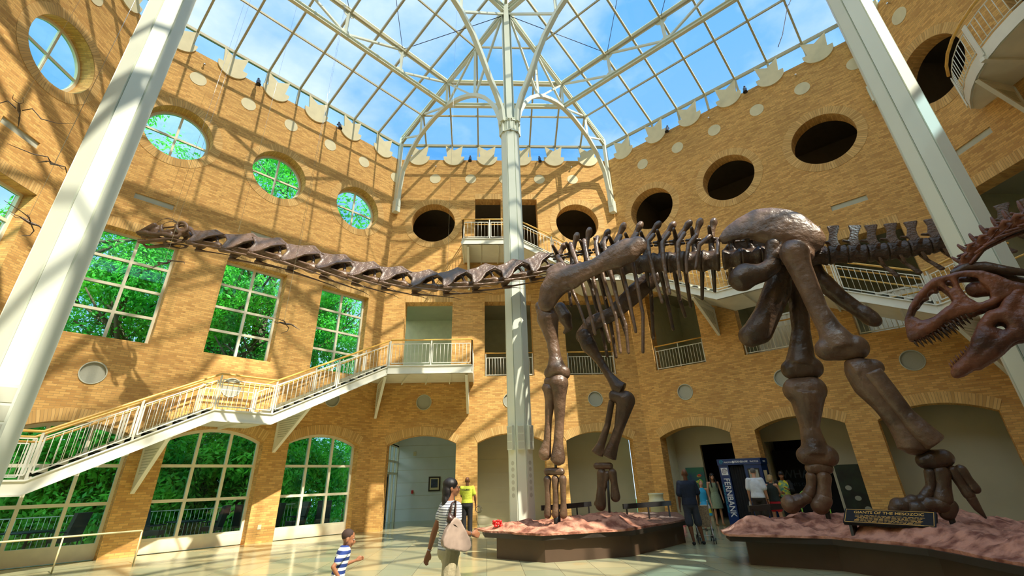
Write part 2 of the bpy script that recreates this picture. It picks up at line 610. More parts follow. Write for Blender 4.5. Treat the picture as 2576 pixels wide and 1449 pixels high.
def wall(name, F, holes, t=0.6, recess=(), ztop=ZT, rings=True, u0=0.0, u1=None, z0=-0.25):
    """holes: loops right through the wall; recess: (loop, depth, material, child name)"""
    mb = MB().use(brick)
    u1 = F.len if u1 is None else u1
    through = [h['loop'] for h in holes]
    rec = [r[0] for r in recess]
    holed(F, mb, through + rec, 0.0, u0, u1, z0, ztop)
    holed(F, mb, through, -t, u0, u1, z0, ztop, flip=True)
    for L, dep in [(l, t) for l in through] + [(r[0], r[1]) for r in recess]:
        s = 0.0
        for i in range(len(L)):
            a, b = L[i], L[(i + 1) % len(L)]
            ds = math.hypot(b[0] - a[0], b[1] - a[1])
            mb.face([F.p(a[0], a[1], 0), F.p(b[0], b[1], 0), F.p(b[0], b[1], -dep), F.p(a[0], a[1], -dep)],
                    [(0, s), (0, s + ds), (dep, s + ds), (dep, s)])
            s += ds
    # top and ends
    for (a, b, zz0, zz1) in ((u0, u1, ztop, ztop),):
        mb.face([F.p(a, zz0, 0), F.p(b, zz0, 0), F.p(b, zz0, -t), F.p(a, zz0, -t)], [(a, 0), (b, 0), (b, t), (a, t)])
    mb.use(soldier)
    w = 0.35
    for h in holes:
        L = h['loop']
        k = h.get('ring')
        if k == 'circle':
            pts = L
            cx = sum(p[0] for p in L) / len(L); cz = sum(p[1] for p in L) / len(L)
            seq = L + [L[0]]
            nr = [((p[0] - cx), (p[1] - cz)) for p in seq]
        elif k == 'arch':
            seq = L[2:]
            nr = []
            hw = (L[1][0] - L[0][0]) / 2
            c = (L[1][0] + L[0][0]) / 2
            rise = 0.37
            r = (hw * hw + rise * rise) / (2 * rise)
            zc = max(p[1] for p in L) - r
            nr = [(p[0] - c, p[1] - zc) for p in seq]
        elif k == 'lintel':
            seq = [(L[2][0] + 0.0, L[2][1]), (L[3][0] - 0.0, L[3][1])]
            nr = [(0, 1), (0, 1)]
        else:
            continue
        s = 0.0
        for i in range(len(seq) - 1):
            a, b = seq[i], seq[i + 1]
            ds = math.hypot(b[0] - a[0], b[1] - a[1]) * 1.1
            la, lb = math.hypot(*nr[i]), math.hypot(*nr[i + 1])
            A = (a[0] + nr[i][0] / la * w, a[1] + nr[i][1] / la * w)
            B = (b[0] + nr[i + 1][0] / lb * w, b[1] + nr[i + 1][1] / lb * w)
            mb.face([F.p(a[0], a[1], .012), F.p(b[0], b[1], .012), F.p(B[0], B[1], .012), F.p(A[0], A[1], .012)][::-1],
                    [(0, s), (0, s + ds), (w, s + ds), (w, s)][::-1])
            mb.face([F.p(A[0], A[1], .012), F.p(B[0], B[1], .012), F.p(B[0], B[1], 0), F.p(A[0], A[1], 0)][::-1], [(0, 0)] * 4)
            s += ds
    o = build(name, mb, brick, kind='structure')
    ROOT[o] = V((0, 0, 0))
    for L, dep, m, nm in recess:
        c = MB()
        c.face([F.p(p[0], p[1], -dep + .003) for p in L][::-1])
        if nm == 'round_vent':
            u = sum(p[0] for p in L) / len(L); z = sum(p[1] for p in L) / len(L)
            c.use(greyslot)
            rows = []
            for rr, oo in ((.345, -.01), (.345, .02), (.315, .02), (.315, -.03)):
                rows.append([F.p(u + rr * math.cos(2 * math.pi * k / 32), z + rr * math.sin(2 * math.pi * k / 32), oo) for k in range(32)])
            c.grid(rows, closed=True)
        build(nm, c, m, o)
    return o

def bay_holes(F, kinds):
    """kinds: three dicts telling what each bay carries"""
    hs, rc = [], []
    for i, k in enumerate(kinds):
        c = F.c(i)
        if k.get('arch', True): hs.append(dict(loop=arch(c), ring='arch'))
        if k.get('mid', True): hs.append(dict(loop=rect(c - 1.17, c + 1.17, k.get('mz', 6.16), 9.87), ring='lintel'))
        if k.get('circle', True): hs.append(dict(loop=circ(c, 14.45, 1.17), ring='circle'))
        for d in k.get('doors', ()): hs.append(dict(loop=rect(d[0], d[1], 12.29, 15.95), ring='lintel'))
        rc.append((circ(c, 5.04, .34, 32), .05, greyd, 'round_vent'))
        if k.get('slot', True): rc.append((rect(c - .6, c + .6, 11.13, 11.36), .05, greyslot, 'vent_slot'))
    return hs, rc

def crest(F, o, n0=0, n1=6):
    """fan-shaped pots on the wall head and the round inlays below them"""
    for k in range(n0, n1):
        u = F.e + (k + 0.5) * BAY / 2 + (0.02 if k % 2 else -0.02)
        mb = MB()
        pts = []
        for j in range(17):
            a = math.pi + math.pi * j / 16
            pts.append((u + .60 * math.cos(a), 18.80 + .60 * math.sin(a) * .92))
        pts += [(u + .60, 18.86), (u + .52, 18.86), (u + .40, 18.86), (u + .50, 19.62), (u, 19.30), (u - .50, 19.62), (u - .40, 18.86), (u - .60, 18.86)]
        q = [F.p(a, b, .03) for a, b in pts]
        mb.prism(q, F.n3, .07)
        build('crest_ornament', mb, cream, o)
        if True:
            mb = MB()
            mb.prism([F.p(a, b, .006) for a, b in circ(u + BAY / 4 * (1 if k % 2 == 0 else 1) - BAY / 4 * 0, 17.32, .31, 28)], F.n3, .02)
            if k < 5 or F is not FB:
                build('round_inlay', mb, cream, o)

plain = [{}, {}, {}]
hB, rB = bay_holes(FB, [dict(slot=False), dict(circle=False, slot=False, doors=((4.42, 5.84), (6.42, 7.86))), dict(slot=False)])
wB = wall('wall_back', FB, hB, recess=rB)
hL, rL = bay_holes(FL, plain)
wL = wall('wall_left', FL, hL, recess=rL)
hR, rR = bay_holes(FR, plain)
wR = wall('wall_right', FR, hR, recess=rR)
hLS, rLS = bay_holes(FLS, plain)
wLS = wall('wall_near_left', FLS, hLS, recess=rLS)
hRS, rRS = bay_holes(FRS, [{}, {}, {}])
hRS.append(dict(loop=rect(4.75, 7.4, 12.29, 15.6), ring='lintel'))
hRS = [h for h in hRS if not (h['ring'] == 'circle' and 4 < h['loop'][0][0] - 1.17 < 8)]
wRS = wall('wall_near_right', FRS, hRS, recess=rRS)
for i, F in enumerate(FX):
    wall(['wall_rear_right', 'wall_rear', 'wall_rear_left'][i], F, [], t=.3)
for F, o in ((FB, wB), (FL, wL), (FR, wR), (FLS, wLS), (FRS, wRS)):
    crest(F, o)

# floor
mb = MB()
mb.face([(-20, -8, 0), (17.5, -8, 0), (17.5, 30, 0), (-20, 30, 0)])
mb.v = []; mb.f = []; mb.uv = []; mb.mi = []; mb.sm = []
oc = [cl4, cr4, cr3, cr2 + V((.0, .0)), V((15.9, 13.9)), V((19, 17)), V((11, 28)), V((8, 27.9)), V((-5.1, 27.9)), V((-5.1, 22.0)), cl_, cl2, cl3]
mb.face([(p.x, p.y, 0) for p in oc])
mb.face([(p.x, p.y, -.3) for p in oc][::-1])
build('floor', mb, tile, kind='structure')

# rooms seen through the openings of the back and right walls
def slab(mb, F, u0, u1, z0, z1, o0, o1):
    c = (F.p(u0, z0, o0) + F.p(u1, z1, o1)) / 2
    mb.obox(c, F.d3 * (u1 - u0) / 2, F.n3 * abs(o0 - o1) / 2, V((0, 0, (z1 - z0) / 2)))
for F, nm, u0, u1 in ((FB, 'back', .05, HB + 1.2), (FR, 'right', .4, HL - .1), (FRS, 'near_right', .1, HB - .2)):
    mb = MB().use(midp)
    slab(mb, F, u0, u1, 5.55, 6.14, -.6, -5.2)       # floor of the second level
    slab(mb, F, u0, u1, 6.14, 10.6, -4.9, -5.2)
    mb.use(panelw)
    slab(mb, F, u0, u1, 10.5, 11.0, -.6, -5.2)
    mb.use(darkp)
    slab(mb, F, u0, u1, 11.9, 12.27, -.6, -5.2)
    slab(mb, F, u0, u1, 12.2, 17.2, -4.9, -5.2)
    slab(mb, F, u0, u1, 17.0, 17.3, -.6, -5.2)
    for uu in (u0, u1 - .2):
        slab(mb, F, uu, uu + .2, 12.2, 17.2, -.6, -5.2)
    mb.use(midp)
    for uu in ((u0, u1 - .2) if F is not FB else (u1 - .2,)):
        slab(mb, F, uu, uu + .2, 0 if F is not FB else 6, 10.6, -.6, -5.2)
    # partitions between the bays on the second level
    for i in (1, 2):
        slab(mb, F, F.e + i * BAY - .1, F.e + i * BAY + .1, 6.1, 10.6, -.6, -5.0)
        slab(mb, F, F.e + i * BAY - .1, F.e + i * BAY + .1, 0, 5.6, -.6, -5.0)
    build('wall_%s_gallery' % nm, mb, midp, kind='structure')

# ground level: blue corridor behind the first back arch
mb = MB().use(panelb)
slab(mb, FB, -.4, FB.c(0) + 1.9, 0, 5.55, -5.2, -5.4)
for z in (.55, 1.15, 1.75, 2.35, 2.95, 3.55):
    mb.use(greyslot)
    slab(mb, FB, -.4, FB.c(0) + 1.9, z, z + .012, -5.19, -5.202)
build('wall_corridor', mb, panelb, kind='structure')
mb = MB().use(panelw)
for c in (FB.c(1), FB.c(2)):
    slab(mb, FB, c - 1.85, c + 1.85, 0, 5.5, -1.9, -2.0)
    mb.use(greyslot)
    for z in (.25, .85, 1.45, 2.05, 2.65, 3.25):
        slab(mb, FB, c - 1.85, c + 1.85, z, z + .01, -1.893, -1.9)
    mb.use(panelw)
build('wall_alcove_back', mb, panelw, kind='structure')
mb = MB().use(panelw)
cR = [FR.c(0), FR.c(1), FR.c(2)]
def panel_with_door(F, mb, u0, u1, d0, d1, dz, off):
    slab(mb, F, u0, d0, 0, 5.5, off, off - .15)
    slab(mb, F, d1, u1, 0, 5.5, off, off - .15)
    slab(mb, F, d0, d1, dz, 5.5, off, off - .15)
panel_with_door(FR, mb, cR[0] - 1.9, cR[0] + 1.9, 1.75, 3.75, 2.95, -1.4)
panel_with_door(FR, mb, cR[1] - 1.9, cR[1] + 1.9, 4.40, 6.50, 2.90, -1.4)
slab(mb, FR, cR[2] - 1.9, cR[2] + 1.9, 0, 5.5, -1.4, -1.55)
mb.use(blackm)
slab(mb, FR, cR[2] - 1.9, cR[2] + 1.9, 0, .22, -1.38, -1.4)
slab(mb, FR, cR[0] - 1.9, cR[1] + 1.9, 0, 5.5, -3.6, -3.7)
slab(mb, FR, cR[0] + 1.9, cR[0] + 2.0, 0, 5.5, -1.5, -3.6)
build('wall_alcove_right', mb, panelw, kind='structure')
mb = MB().use(panelw)
for i in range(3):
    slab(mb, FRS, FRS.c(i) - 1.9, FRS.c(i) + 1.9, 0, 5.5, -1.4, -1.55)
build('wall_alcove_near_right', mb, panelw, kind='structure')

# ------------------------------------------------------------------ windows
WN = [0]
def window(F, c, shape):
    WN[0] += 1
    off = -.42
    fr = MB().use(framew)
    gl = MB()
    if shape == 'arch':
        L = arch(c, 1.5)
        z0 = .33
        fz = lambda u: 3.64 - ((u - c) ** 2) * .37 / 2.25
        slab(fr, F, c - 1.5, c + 1.5, 0.0, z0, off + .06, off - .06)
        for u in (c - 1.46, c - .5, c + .5, c + 1.46):
            slab(fr, F, u - .045, u + .045, z0, fz(u) - .02, off + .056, off - .056)
        for z in (.36, 1.42, 2.45):
            slab(fr, F, c - 1.5, c + 1.5, z - .045, z + .045, off + .05, off - .05)
        pts = [F.p(p[0], p[1] - .05, off) for p in L[2:]]
        fr.sweep(pts, .1, .1, F.n3)
        gl.face([F.p(p[0], p[1], off) for p in L])
    elif shape == 'rect':
        L = rect(c - 1.17, c + 1.17, 6.16, 9.87)
        for u in (c - 1.13, c, c + 1.13):
            slab(fr, F, u - .045, u + .045, 6.16, 9.87, off + .056, off - .056)
        for k in range(5):
            z = 6.2 + k * .9075
            slab(fr, F, c - 1.17, c + 1.17, z - .045, z + .045, off + .05, off - .05)
        gl.face([F.p(p[0], p[1], off) for p in L])
    else:
        off = -.52
        L = circ(c, 14.45, 1.17)
        rows = [[F.p(c + r * math.cos(2 * math.pi * k / 40), 14.45 + r * math.sin(2 * math.pi * k / 40), o) for k in range(40)]
                for r, o in ((1.17, off - .05), (1.17, off + .05), (1.07, off + .05), (1.07, off - .05), (1.17, off - .05))]
        fr.grid(rows, closed=True, smooth=False)
        slab(fr, F, c - .04, c + .04, 13.35, 15.55, off + .042, off - .042)
        slab(fr, F, c - 1.1, c + 1.1, 14.41, 14.49, off + .036, off - .036)
        gl.face([F.p(p[0], p[1], off) for p in L])
    o = build('window_%d' % WN[0], fr, framew, kind='structure')
    ROOT[o] = V((0, 0, 0))
    build('pane', gl, g_win, o)
for F in (FL, FLS):
    for i in range(3):
        for s in ('arch', 'rect', 'round'):
            window(F, F.c(i), s)

# glazed doors at the left end of the corridor
mb = MB().use(framew)
F2 = Facet(V((-4.75, 22.5)), V((-4.75, 27.2)))
for u in (.1, 1.3, 2.4, 3.5, 4.6):
    slab(mb, F2, u - .05, u + .05, 0, 3.5, .05, -.05)
for z in (2.2, 2.75, 3.5):
    slab(mb, F2, 0, 4.7, z - .05, z + .05, .05, -.05)
slab(mb, F2, 0, 4.7, 3.5, 5.55, .05, -.05)
mb.use(black)
for u in (.18, 1.38):
    slab(mb, F2, u, u + .12, 0, 2.15, .03, -.03); slab(mb, F2, u + .95, u + 1.05, 0, 2.15, .03, -.03)
    slab(mb, F2, u, u + 1.05, 0, .25, .03, -.03); slab(mb, F2, u, u + 1.05, 2.05, 2.15, .03, -.03)
o = build('door_1', mb, framew, kind='structure'); ROOT[o] = V((0, 0, 0))
g = MB(); g.face([F2.p(0, 0), F2.p(4.7, 0), F2.p(4.7, 3.5), F2.p(0, 3.5)]); build('pane', g, g_clear, o)
h = MB()
for u in (1.15, 1.5): h.tube([F2.p(u, 1.0, .05), F2.p(u, 1.0, .12), F2.p(u, 1.25, .12), F2.p(u, 1.25, .05)], .015)
build('door_handle', h, steel, o)

# ------------------------------------------------------------------ columns
COLS = {'C': V((1.03, 15.13)), 'L': V((-6.98, 7.16)), 'R': V((8.97, 7.16))}
COLD = V((1.03, -0.8))
APEX = 22.75
def column(k, lab):
    p = COLS[k]
    t = thing('steel_column', lab, 'column', (p.x, p.y, 0), 'tall white steel columns')
    for ring in range(8):
        a = ring * math.pi / 4 + (math.pi / 8 if k != 'C' else 0) * 0
        c = V((math.cos(a), math.sin(a), 0)); s = V((-c.y, c.x, 0))
        mb = MB()
        mb.obox(V((p.x, p.y, 7.7)) + c * .345, s * .134, c * .018, V((0, 0, 7.7)))
        mb.obox(V((p.x, p.y, 7.7)) + c * .24, s * .013, c * .10, V((0, 0, 7.7)))
        build('flange', mb, white, t)
    mb = MB()
    mb.lathe((p.x, p.y, 0), [(.20, 0), (.20, 15.3)], 8, smooth=False)
    build('core', mb, white, t)
    mb = MB()
    for z in (14.67, 15.22):
        mb.lathe((p.x, p.y, z), [(.30, 0), (.44, 0), (.44, .05), (.30, .05)], 8, smooth=False)
    for ring in range(8):
        a = ring * math.pi / 4
        c = V((math.cos(a), math.sin(a), 0)); s = V((-c.y, c.x, 0))
        mb.obox(V((p.x, p.y, 14.97)) + c * .39, s * .012, c * .06, V((0, 0, .30)))
        mb.obox(V((p.x, p.y, 14.95)) + c * .33, s * .12, c * .02, V((0, 0, .28)))
        mb.obox(V((p.x, p.y, 15.36)) + c * .41, s * .09, c * .035, V((0, 0, .1)))
    build('capital', mb, white, t)
    mb = MB()
    mb.obox((p.x, p.y, 19.4), (.08, 0, 0), (0, .17, 0), (0, 0, 3.9))
    mb.obox((p.x, p.y, 19.4), (.17, 0, 0), (0, .05, 0), (0, 0, 3.9))
    for q in (-1, 1):
        mb.obox((p.x + .2 * q, p.y, 19.0), (.018, 0, 0), (0, .12, 0), (0, 0, 3.7)); mb.obox((p.x, p.y + .2 * q, 19.0), (.12, 0, 0), (0, .018, 0), (0, 0, 3.7))
    build('upper_shaft', mb, white, t)
    return t
tC = column('C', 'white fluted steel column standing in the middle before the back wall')
tL = column('L', 'white fluted steel column on the left in front of the windows')
tR = column('R', 'white fluted steel column on the right behind the theropod skull')
# fittings on the columns
for s in (-1, 0, 1):
    mb = MB()
    a = -math.pi / 2 + s * math.pi / 4
    c = V((math.cos(a), math.sin(a), 0)); q = V((-c.y, c.x, 0))
    b = V((1.03, 15.13, 2.9)) + c * .42
    mb.obox(b, q * .10, c * .05, V((0, 0, .34)))
    for k in range(3):
        mb.use(greyslot)
        mb.obox(b + c * .052 + V((0, 0, -.22 + .22 * k)), q * .085, c * .004, V((0, 0, .095)))
    build('louvre_box', mb, white, tC)
mb = MB()
for s in (-1, 1):
    a = -math.pi / 2 + s * math.pi / 4
    c = V((math.cos(a), math.sin(a), 0))
    for k in range(6):
        mb.lathe(V((1.03, 15.13, 1.35 + k * .17)) + c * .362, [(.06, 0), (.06, .004)], 14, axis=c)
build('vent_holes', mb, greyslot, tC)
mb = MB()
d = V((.7, -.716, 0)); q = V((.716, .7, 0))
b = V((-6.98, 7.16, 2.62)) + d * .46
mb.obox(b, q * .16, d * .07, V((0, 0, .50)))
mb.use(greyslot)
for k in range(4):
    mb.obox(b + d * .072 + V((0, 0, -.36 + .24 * k)), q * .13, d * .004, V((0, 0, .10)))
build('louvre_box', mb, white, tL)

# ------------------------------------------------------------------ roof
def up3(p, z): return V((p.x, p.y, z))
hipp = [(cl_, COLS['C']), (cr_p, COLS['C']), (cl2, COLS['L']), (cl3, COLS['L']), (cr2, COLS['R']), (cr3, COLS['R']), (cl4, COLD), (cr4, COLD)]
def hip(corner, col, d, z):
    v = (col - corner)
    q = corner + v * (d / 9.05)
    return V((q.x, q.y, z))
ARCH = [(.30, 15.35), (.36, 16.3), (.56, 17.55), (1.0, 18.2), (1.39, 18.62), (2.05, 19.08), (2.64, 19.30), (3.5, 19.52), (4.45, 19.55), (5.2, 19.42), (5.75, 19.22), (6.4, 18.9), (6.95, 18.5), (7.5, 17.95), (7.95, 17.3), (8.3, 16.6), (8.52, 15.9), (8.6, 15.2)]
HLAB = ['white arched roof truss from column capital to back left corner', 'white arched roof truss from column capital to back right corner',
        'white arched roof truss behind the top of the left column', 'white arched roof truss over the near left corner', 'white arched roof truss ending in shoe beside the right column', 'white arched roof truss over the near right corner', 'white arched roof truss over the rear left corner', 'white arched roof truss over the rear right corner']
for i, (a, b) in enumerate(hipp):
    lab = HLAB[i]
    t = thing('corner_truss', lab or 'white arched roof truss outside the picture over the near hall', 'roof truss', (a.x, a.y, 15.3), 'arched corner trusses')
    side = V(((b - a).y, -(b - a).x, 0)).normalized()
    mb = MB()
    mb.sweep([hip(a, b, d, z) for d, z in ARCH], .20, .17, side)
    build('arch_chord', mb, white, t)
    mb = MB()
    mb.ibeam(hip(a, b, .15, 20.05), hip(a, b, 8.85, 22.35), .18, .26, .035)
    build('upper_chord', mb, white, t)
    mb = MB()
    mb.beam(hip(a, b, .1, 15.4), hip(a, b, .12, 20.15), .16, .20, up=V(((b - a).x, (b - a).y, 0)))
    mb.beam(hip(a, b, .2, 15.0), hip(a, b, .2, 15.75), .30, .34, up=V(((b - a).x, (b - a).y, 0)))
    build('corner_post', mb, white, t)
    for d, z0 in ((2.12, 19.1), (4.45, 19.55), (6.75, 18.7)):
        mb = MB().beam(hip(a, b, d, z0), hip(a, b, d, 20.05 + (d - .15) * .264), .12, .12)
        build('strut', mb, white, t)
    for p0, p1 in (((.3, 20.05), (2.1, 19.1)), ((2.2, 20.55), (4.4, 19.6)), ((4.5, 21.15), (6.6, 18.75)), ((4.5, 19.6), (6.7, 21.7)), ((6.85, 18.7), (8.7, 22.2))):
        mb = MB().beam(hip(a, b, *p0), hip(a, b, *p1), .10, .09)
        build('diagonal', mb, white, t)
# ridge trusses between the columns
RA = [(.42, 15.2), (.48, 15.8), (.75, 16.4), (1.2, 17.15), (1.7, 18.1), (2.15, 18.85), (2.85, 19.65), (3.6, 20.2), (4.6, 20.65), (5.65, 20.8)]
def ridge(a, b, lab):
    L = (b - a).length
    P = lambda d, z: V((a.x + (b - a).x * d / L, a.y + (b - a).y * d / L, z))
    side = V(((b - a).y, -(b - a).x, 0)).normalized()
    t = thing('ridge_truss', lab, 'roof truss', (a.x, a.y, 15.3), 'trusses between the column heads')
    pts = [P(d, z) for d, z in RA] + [P(L - d, z) for d, z in RA[::-1][1:]]
    build('arch_chord', MB().sweep(pts, .20, .18, side), white, t)
    build('upper_chord', MB().ibeam(P(.1, 22.35), P(L - .1, 22.35), .18, .26, .035), white, t)
    for d in (2.85, 5.65, L - 2.85):
        z0 = 19.65 if abs(d - 5.65) > 1 else 20.8
        build('strut', MB().beam(P(d, z0), P(d, 22.3), .12, .12), white, t)
    for m in (0, 1):
        Q = (lambda d, z: P(L - d, z)) if m else P
        build('diagonal', MB().beam(Q(.15, 22.1), Q(2.8, 19.65), .10, .09), white, t)
        build('diagonal', MB().beam(Q(2.9, 22.3), Q(5.6, 20.8), .10, .09), white, t)
ridge(COLS['C'], COLS['L'], 'white arched roof truss rising left from the middle column')
ridge(COLS['C'], COLS['R'], 'white arched roof truss rising right from the middle column')
ridge(COLS['L'], COLD, 'white arched roof truss over the near left hall')
ridge(COLS['R'], COLD, 'white arched roof truss over the near right hall')
# ring trusses half way up each slope
ND = {}
for i, (a, b) in enumerate(hipp):
    q = a + (b - a) * (4.45 / 9.05)
    ND[i] = q
RINGS = [(0, 1, 'white flat truss crossing the roof above the back wall'), (2, 0, 'white flat truss crossing the roof above the left windows'), (1, 4, 'white flat truss crossing the roof above the right wall'),
         (3, 2, 'white flat truss over the near left wall'), (4, 5, 'white flat truss over the near right wall')]
for i, j, lab in RINGS:
    a, b = ND[i], ND[j]
    L = (b - a).length
    t = thing('ring_truss', lab, 'roof truss', (a.x, a.y, 19.6), 'flat trusses half way up the roof')
    P = lambda d, z: V((a.x + (b - a).x * d / L, a.y + (b - a).y * d / L, z))
    build('upper_chord', MB().ibeam(P(0, 21.28), P(L, 21.28), .17, .24, .035), white, t)
    build('lower_chord', MB().ibeam(P(0, 19.66), P(L, 19.66), .17, .22, .035), white, t)
    if L > 8:
        n = 4
        st = L / n
        for k in range(1, n):
            build('strut', MB().beam(P(k * st, 19.7), P(k * st, 21.25), .12, .12), white, t)
            for zz, rr in ((21.17, .30), (19.78, .26)):
                mb = MB()
                mb.lathe(P(k * st, zz), [(rr, -.01), (rr, .01)], 20, axis=V(((b - a).y, -(b - a).x, 0)))
                build('gusset_plate', mb, white, t)
        for k in range(n // 2):
            build('diagonal', MB().beam(P(k * st + .1, 21.2), P((k + 1) * st, 19.75), .10, .09), white, t)
            build('diagonal', MB().beam(P(L - k * st - .1, 21.2), P(L - (k + 1) * st, 19.75), .10, .09), white, t)
# glass: one sheet per slope, glazing bars below it
slopes = []   # (eave a, eave b, top a, top b)
slopes.append((cl_, cr_p, COLS['C'], None))
slopes.append((cl2, cl_, COLS['L'], COLS['C']))
slopes.append((cr_p, cr2, COLS['C'], COLS['R']))
slopes.append((cl3, cl2, COLS['L'], None))
slopes.append((cr2, cr3, COLS['R'], None))
slopes.append((cr3, cr4, COLS['R'], COLD))
slopes.append((cl4, cl3, COLD, COLS['L']))
slopes.append((cr4, cl4, COLD, None))
roof = MB().use(g_roof)
for a, b, c, d in slopes:
    pts = [up3(a, ZE), up3(b, ZE)] + ([up3(d, APEX), up3(c, APEX)] if d else [up3(c, APEX)])
    roof.face(pts[::-1])
    roof.use(g_strip); roof.face([up3(a, ZT), up3(b, ZT), up3(b, ZE), up3(a, ZE)]); roof.use(g_roof)
top = V((1.03, 7.2, 26.2))
ring = [COLS['C'], COLS['R'], COLD, COLS['L']]
for i in range(4):
    roof.face([up3(ring[i], APEX), up3(ring[(i + 1) % 4], APEX), top][::-1])
ro = build('ceiling', roof, g_roof, kind='structure')
ROOT[ro] = V((0, 0, 0))
for a, b, c, d in slopes:
    mb = MB()
    L = (b - a).length
    dd = (b - a).normalized()
    n = V((dd.y, -dd.x))
    rise = (c - a).dot(n)
    ua = (c - a).dot(dd)
    ub = (d - a).dot(dd) if d else ua
    m = (APEX - ZE) / rise
    P = lambda u, o, dz=-.05: V((a.x + dd.x * u + n.x * o, a.y + dd.y * u + n.y * o, ZE + m * o + dz))
    nseg = 8
    for k in range(nseg + 1):
        u = L * k / nseg if k not in (0, nseg) else (.03 if k == 0 else L - .03)
        # how far up this bar can run
        om = rise
        if u < ua: om = min(om, rise * u / ua)
        if u > ub: om = min(om, rise * (L - u) / (L - ub))
        if 0 < k < nseg:
            mb.beam(P(u, 0), P(u, om), .085, .15)
        mb.beam(P(u, 0, -.02 - (ZE - ZT)), P(u, 0), .10, .12, up=V((n.x, n.y, 0)))
    for j in range(1, 4):
        o = rise * j / 4
        u0 = ua * j / 4; u1 = L - (L - ub) * j / 4
        if j != 2:
            mb.beam(P(u0, o), P(u1, o), .06, .10)
        else:
            mb.beam(P(u0, o), P(u1, o), .10, .12)
    mb.beam(P(0, 0), P(L, 0), .12, .14)
    mb.beam(P(0, 0, -.02), P(ua, rise, -.02), .12, .12)
    if d: mb.beam(P(ua, rise), P(ub, rise), .12, .14)
    build('glazing_bars', mb, mull, ro)
mb = MB()
for i in range(4):
    a, b = ring[i], ring[(i + 1) % 4]
    mb.beam(up3(a, APEX), top, .14, .16)
    for k in range(1, 8):
        q = up3(a + (b - a) * (k / 8), APEX)
        s = 1 - abs(k / 8 - .5) * 2
        mid = up3((a + b) / 2, APEX)
        # bars run square to the ridge line
        e_ = top - mid
        mb.beam(q, q + e_ * s, .07, .12)
    for k in (1, 2, 3):
        mb.beam(up3(a, APEX).lerp(top, k / 4), up3(b, APEX).lerp(top, k / 4), .06, .10)
build('glazing_bars', mb, mull, ro)
# thin bracing rods across the panels
mb = MB()
for i, j in ((2, 0), (1, 4)):
    a, b = ND[i], ND[j]
    c = COLS['C']
    for k in (1, 2, 3):
        q = a + (b - a) * (k / 4)
        A = up3(q, 21.3)
        mb.tube([A, up3(c, 22.2)], .018, 5) if (k == 3 and i == 2) or (k == 1 and i == 1) else None
        mb.tube([A, A + V((.0, -3.1 * (1 if k else 1), 1.0))], .015, 5)
build('bracing_rod', mb, black, ro)

# ------------------------------------------------------------------ stairs, balconies and railings
def lerp(a, b, t): return a + (b - a) * t

def railing(t, P, nodes, wall_side=1, rail_h=1.09, post_every=1.75, foot=True, grip=True):
    """P(s, z) maps a running length and height to a point on the rail plane; nodes: [(s, z)...]"""
    H = MB()
    pts = [P(s, z + rail_h) for s, z in nodes]
    H.tube(pts, .035, 8)
    build('handrail', H, wood, t)
    if grip:
        G = MB()
        G.tube([P(s, z + rail_h - .24, -.10) for s, z in nodes], .025, 8)
        build('grip_rail', G, wood, t)
    for i in range(len(nodes) - 1):
        (s0, z0), (s1, z1) = nodes[i], nodes[i + 1]
        L = s1 - s0
        n = max(1, round(L / post_every))
        for k in range(n):
            a, b = s0 + L * k / n, s0 + L * (k + 1) / n
            za, zb = lerp(z0, z1, k / n), lerp(z0, z1, (k + 1) / n)
            q = MB()
            ft = -.22 if foot else 0.02
            q.beam(P(a, za + ft), P(a, za + rail_h - .03), .035, .05)
            if foot:
                q.lathe(P(a, za - .2, .015), [(.085, 0), (.085, .012)], 16, axis=P(a, za, 1) - P(a, za, 0))
            build('post', q, white2, t)
            r = MB()
            g = .07
            A0, A1 = a + g, b - g
            zA, zB = lerp(za, zb, g / (b - a)), lerp(za, zb, 1 - g / (b - a))
            top, bot = rail_h - .17, .10
            for h in (top, bot):
                r.beam(P(A0, zA + h), P(A1, zB + h), .028, .03)
            for s_, zz in ((A0, zA), (A1, zB)):
                r.beam(P(s_, zz + bot), P(s_, zz + top), .025, .025)
            m = max(2, int((A1 - A0) / .15))
            for j in range(1, m):
                s_ = lerp(A0, A1, j / m); zz = lerp(zA, zB, j / m)
                r.tube([P(s_, zz + bot), P(s_, zz + top)], .0085, 5)
            build('railing_panel', r, white2, t)
    s1, z1 = nodes[-1]
    q = MB()
    q.beam(P(s1, z1 - (.22 if foot else -.02)), P(s1, z1 + rail_h - .03), .035, .05)
    build('post', q, white2, t)

def polyline(pts):
    """plan polyline -> P(s, z, off) with mitred normals"""
    pts = [V(p) for p in pts]
    ss = [0]
    for i in range(1, len(pts)): ss.append(ss[-1] + (pts[i] - pts[i - 1]).length)
    def P(s, z, off=0.0):
        i = 0
        while i < len(pts) - 2 and s > ss[i + 1] + 1e-6: i += 1
        f = (s - ss[i]) / (ss[i + 1] - ss[i])
        d = (pts[i + 1] - pts[i]).normalized()
        n = V((d.y, -d.x))
        q = pts[i] + (pts[i + 1] - pts[i]) * f + n * off
        return V((q.x, q.y, z))
    return P, ss

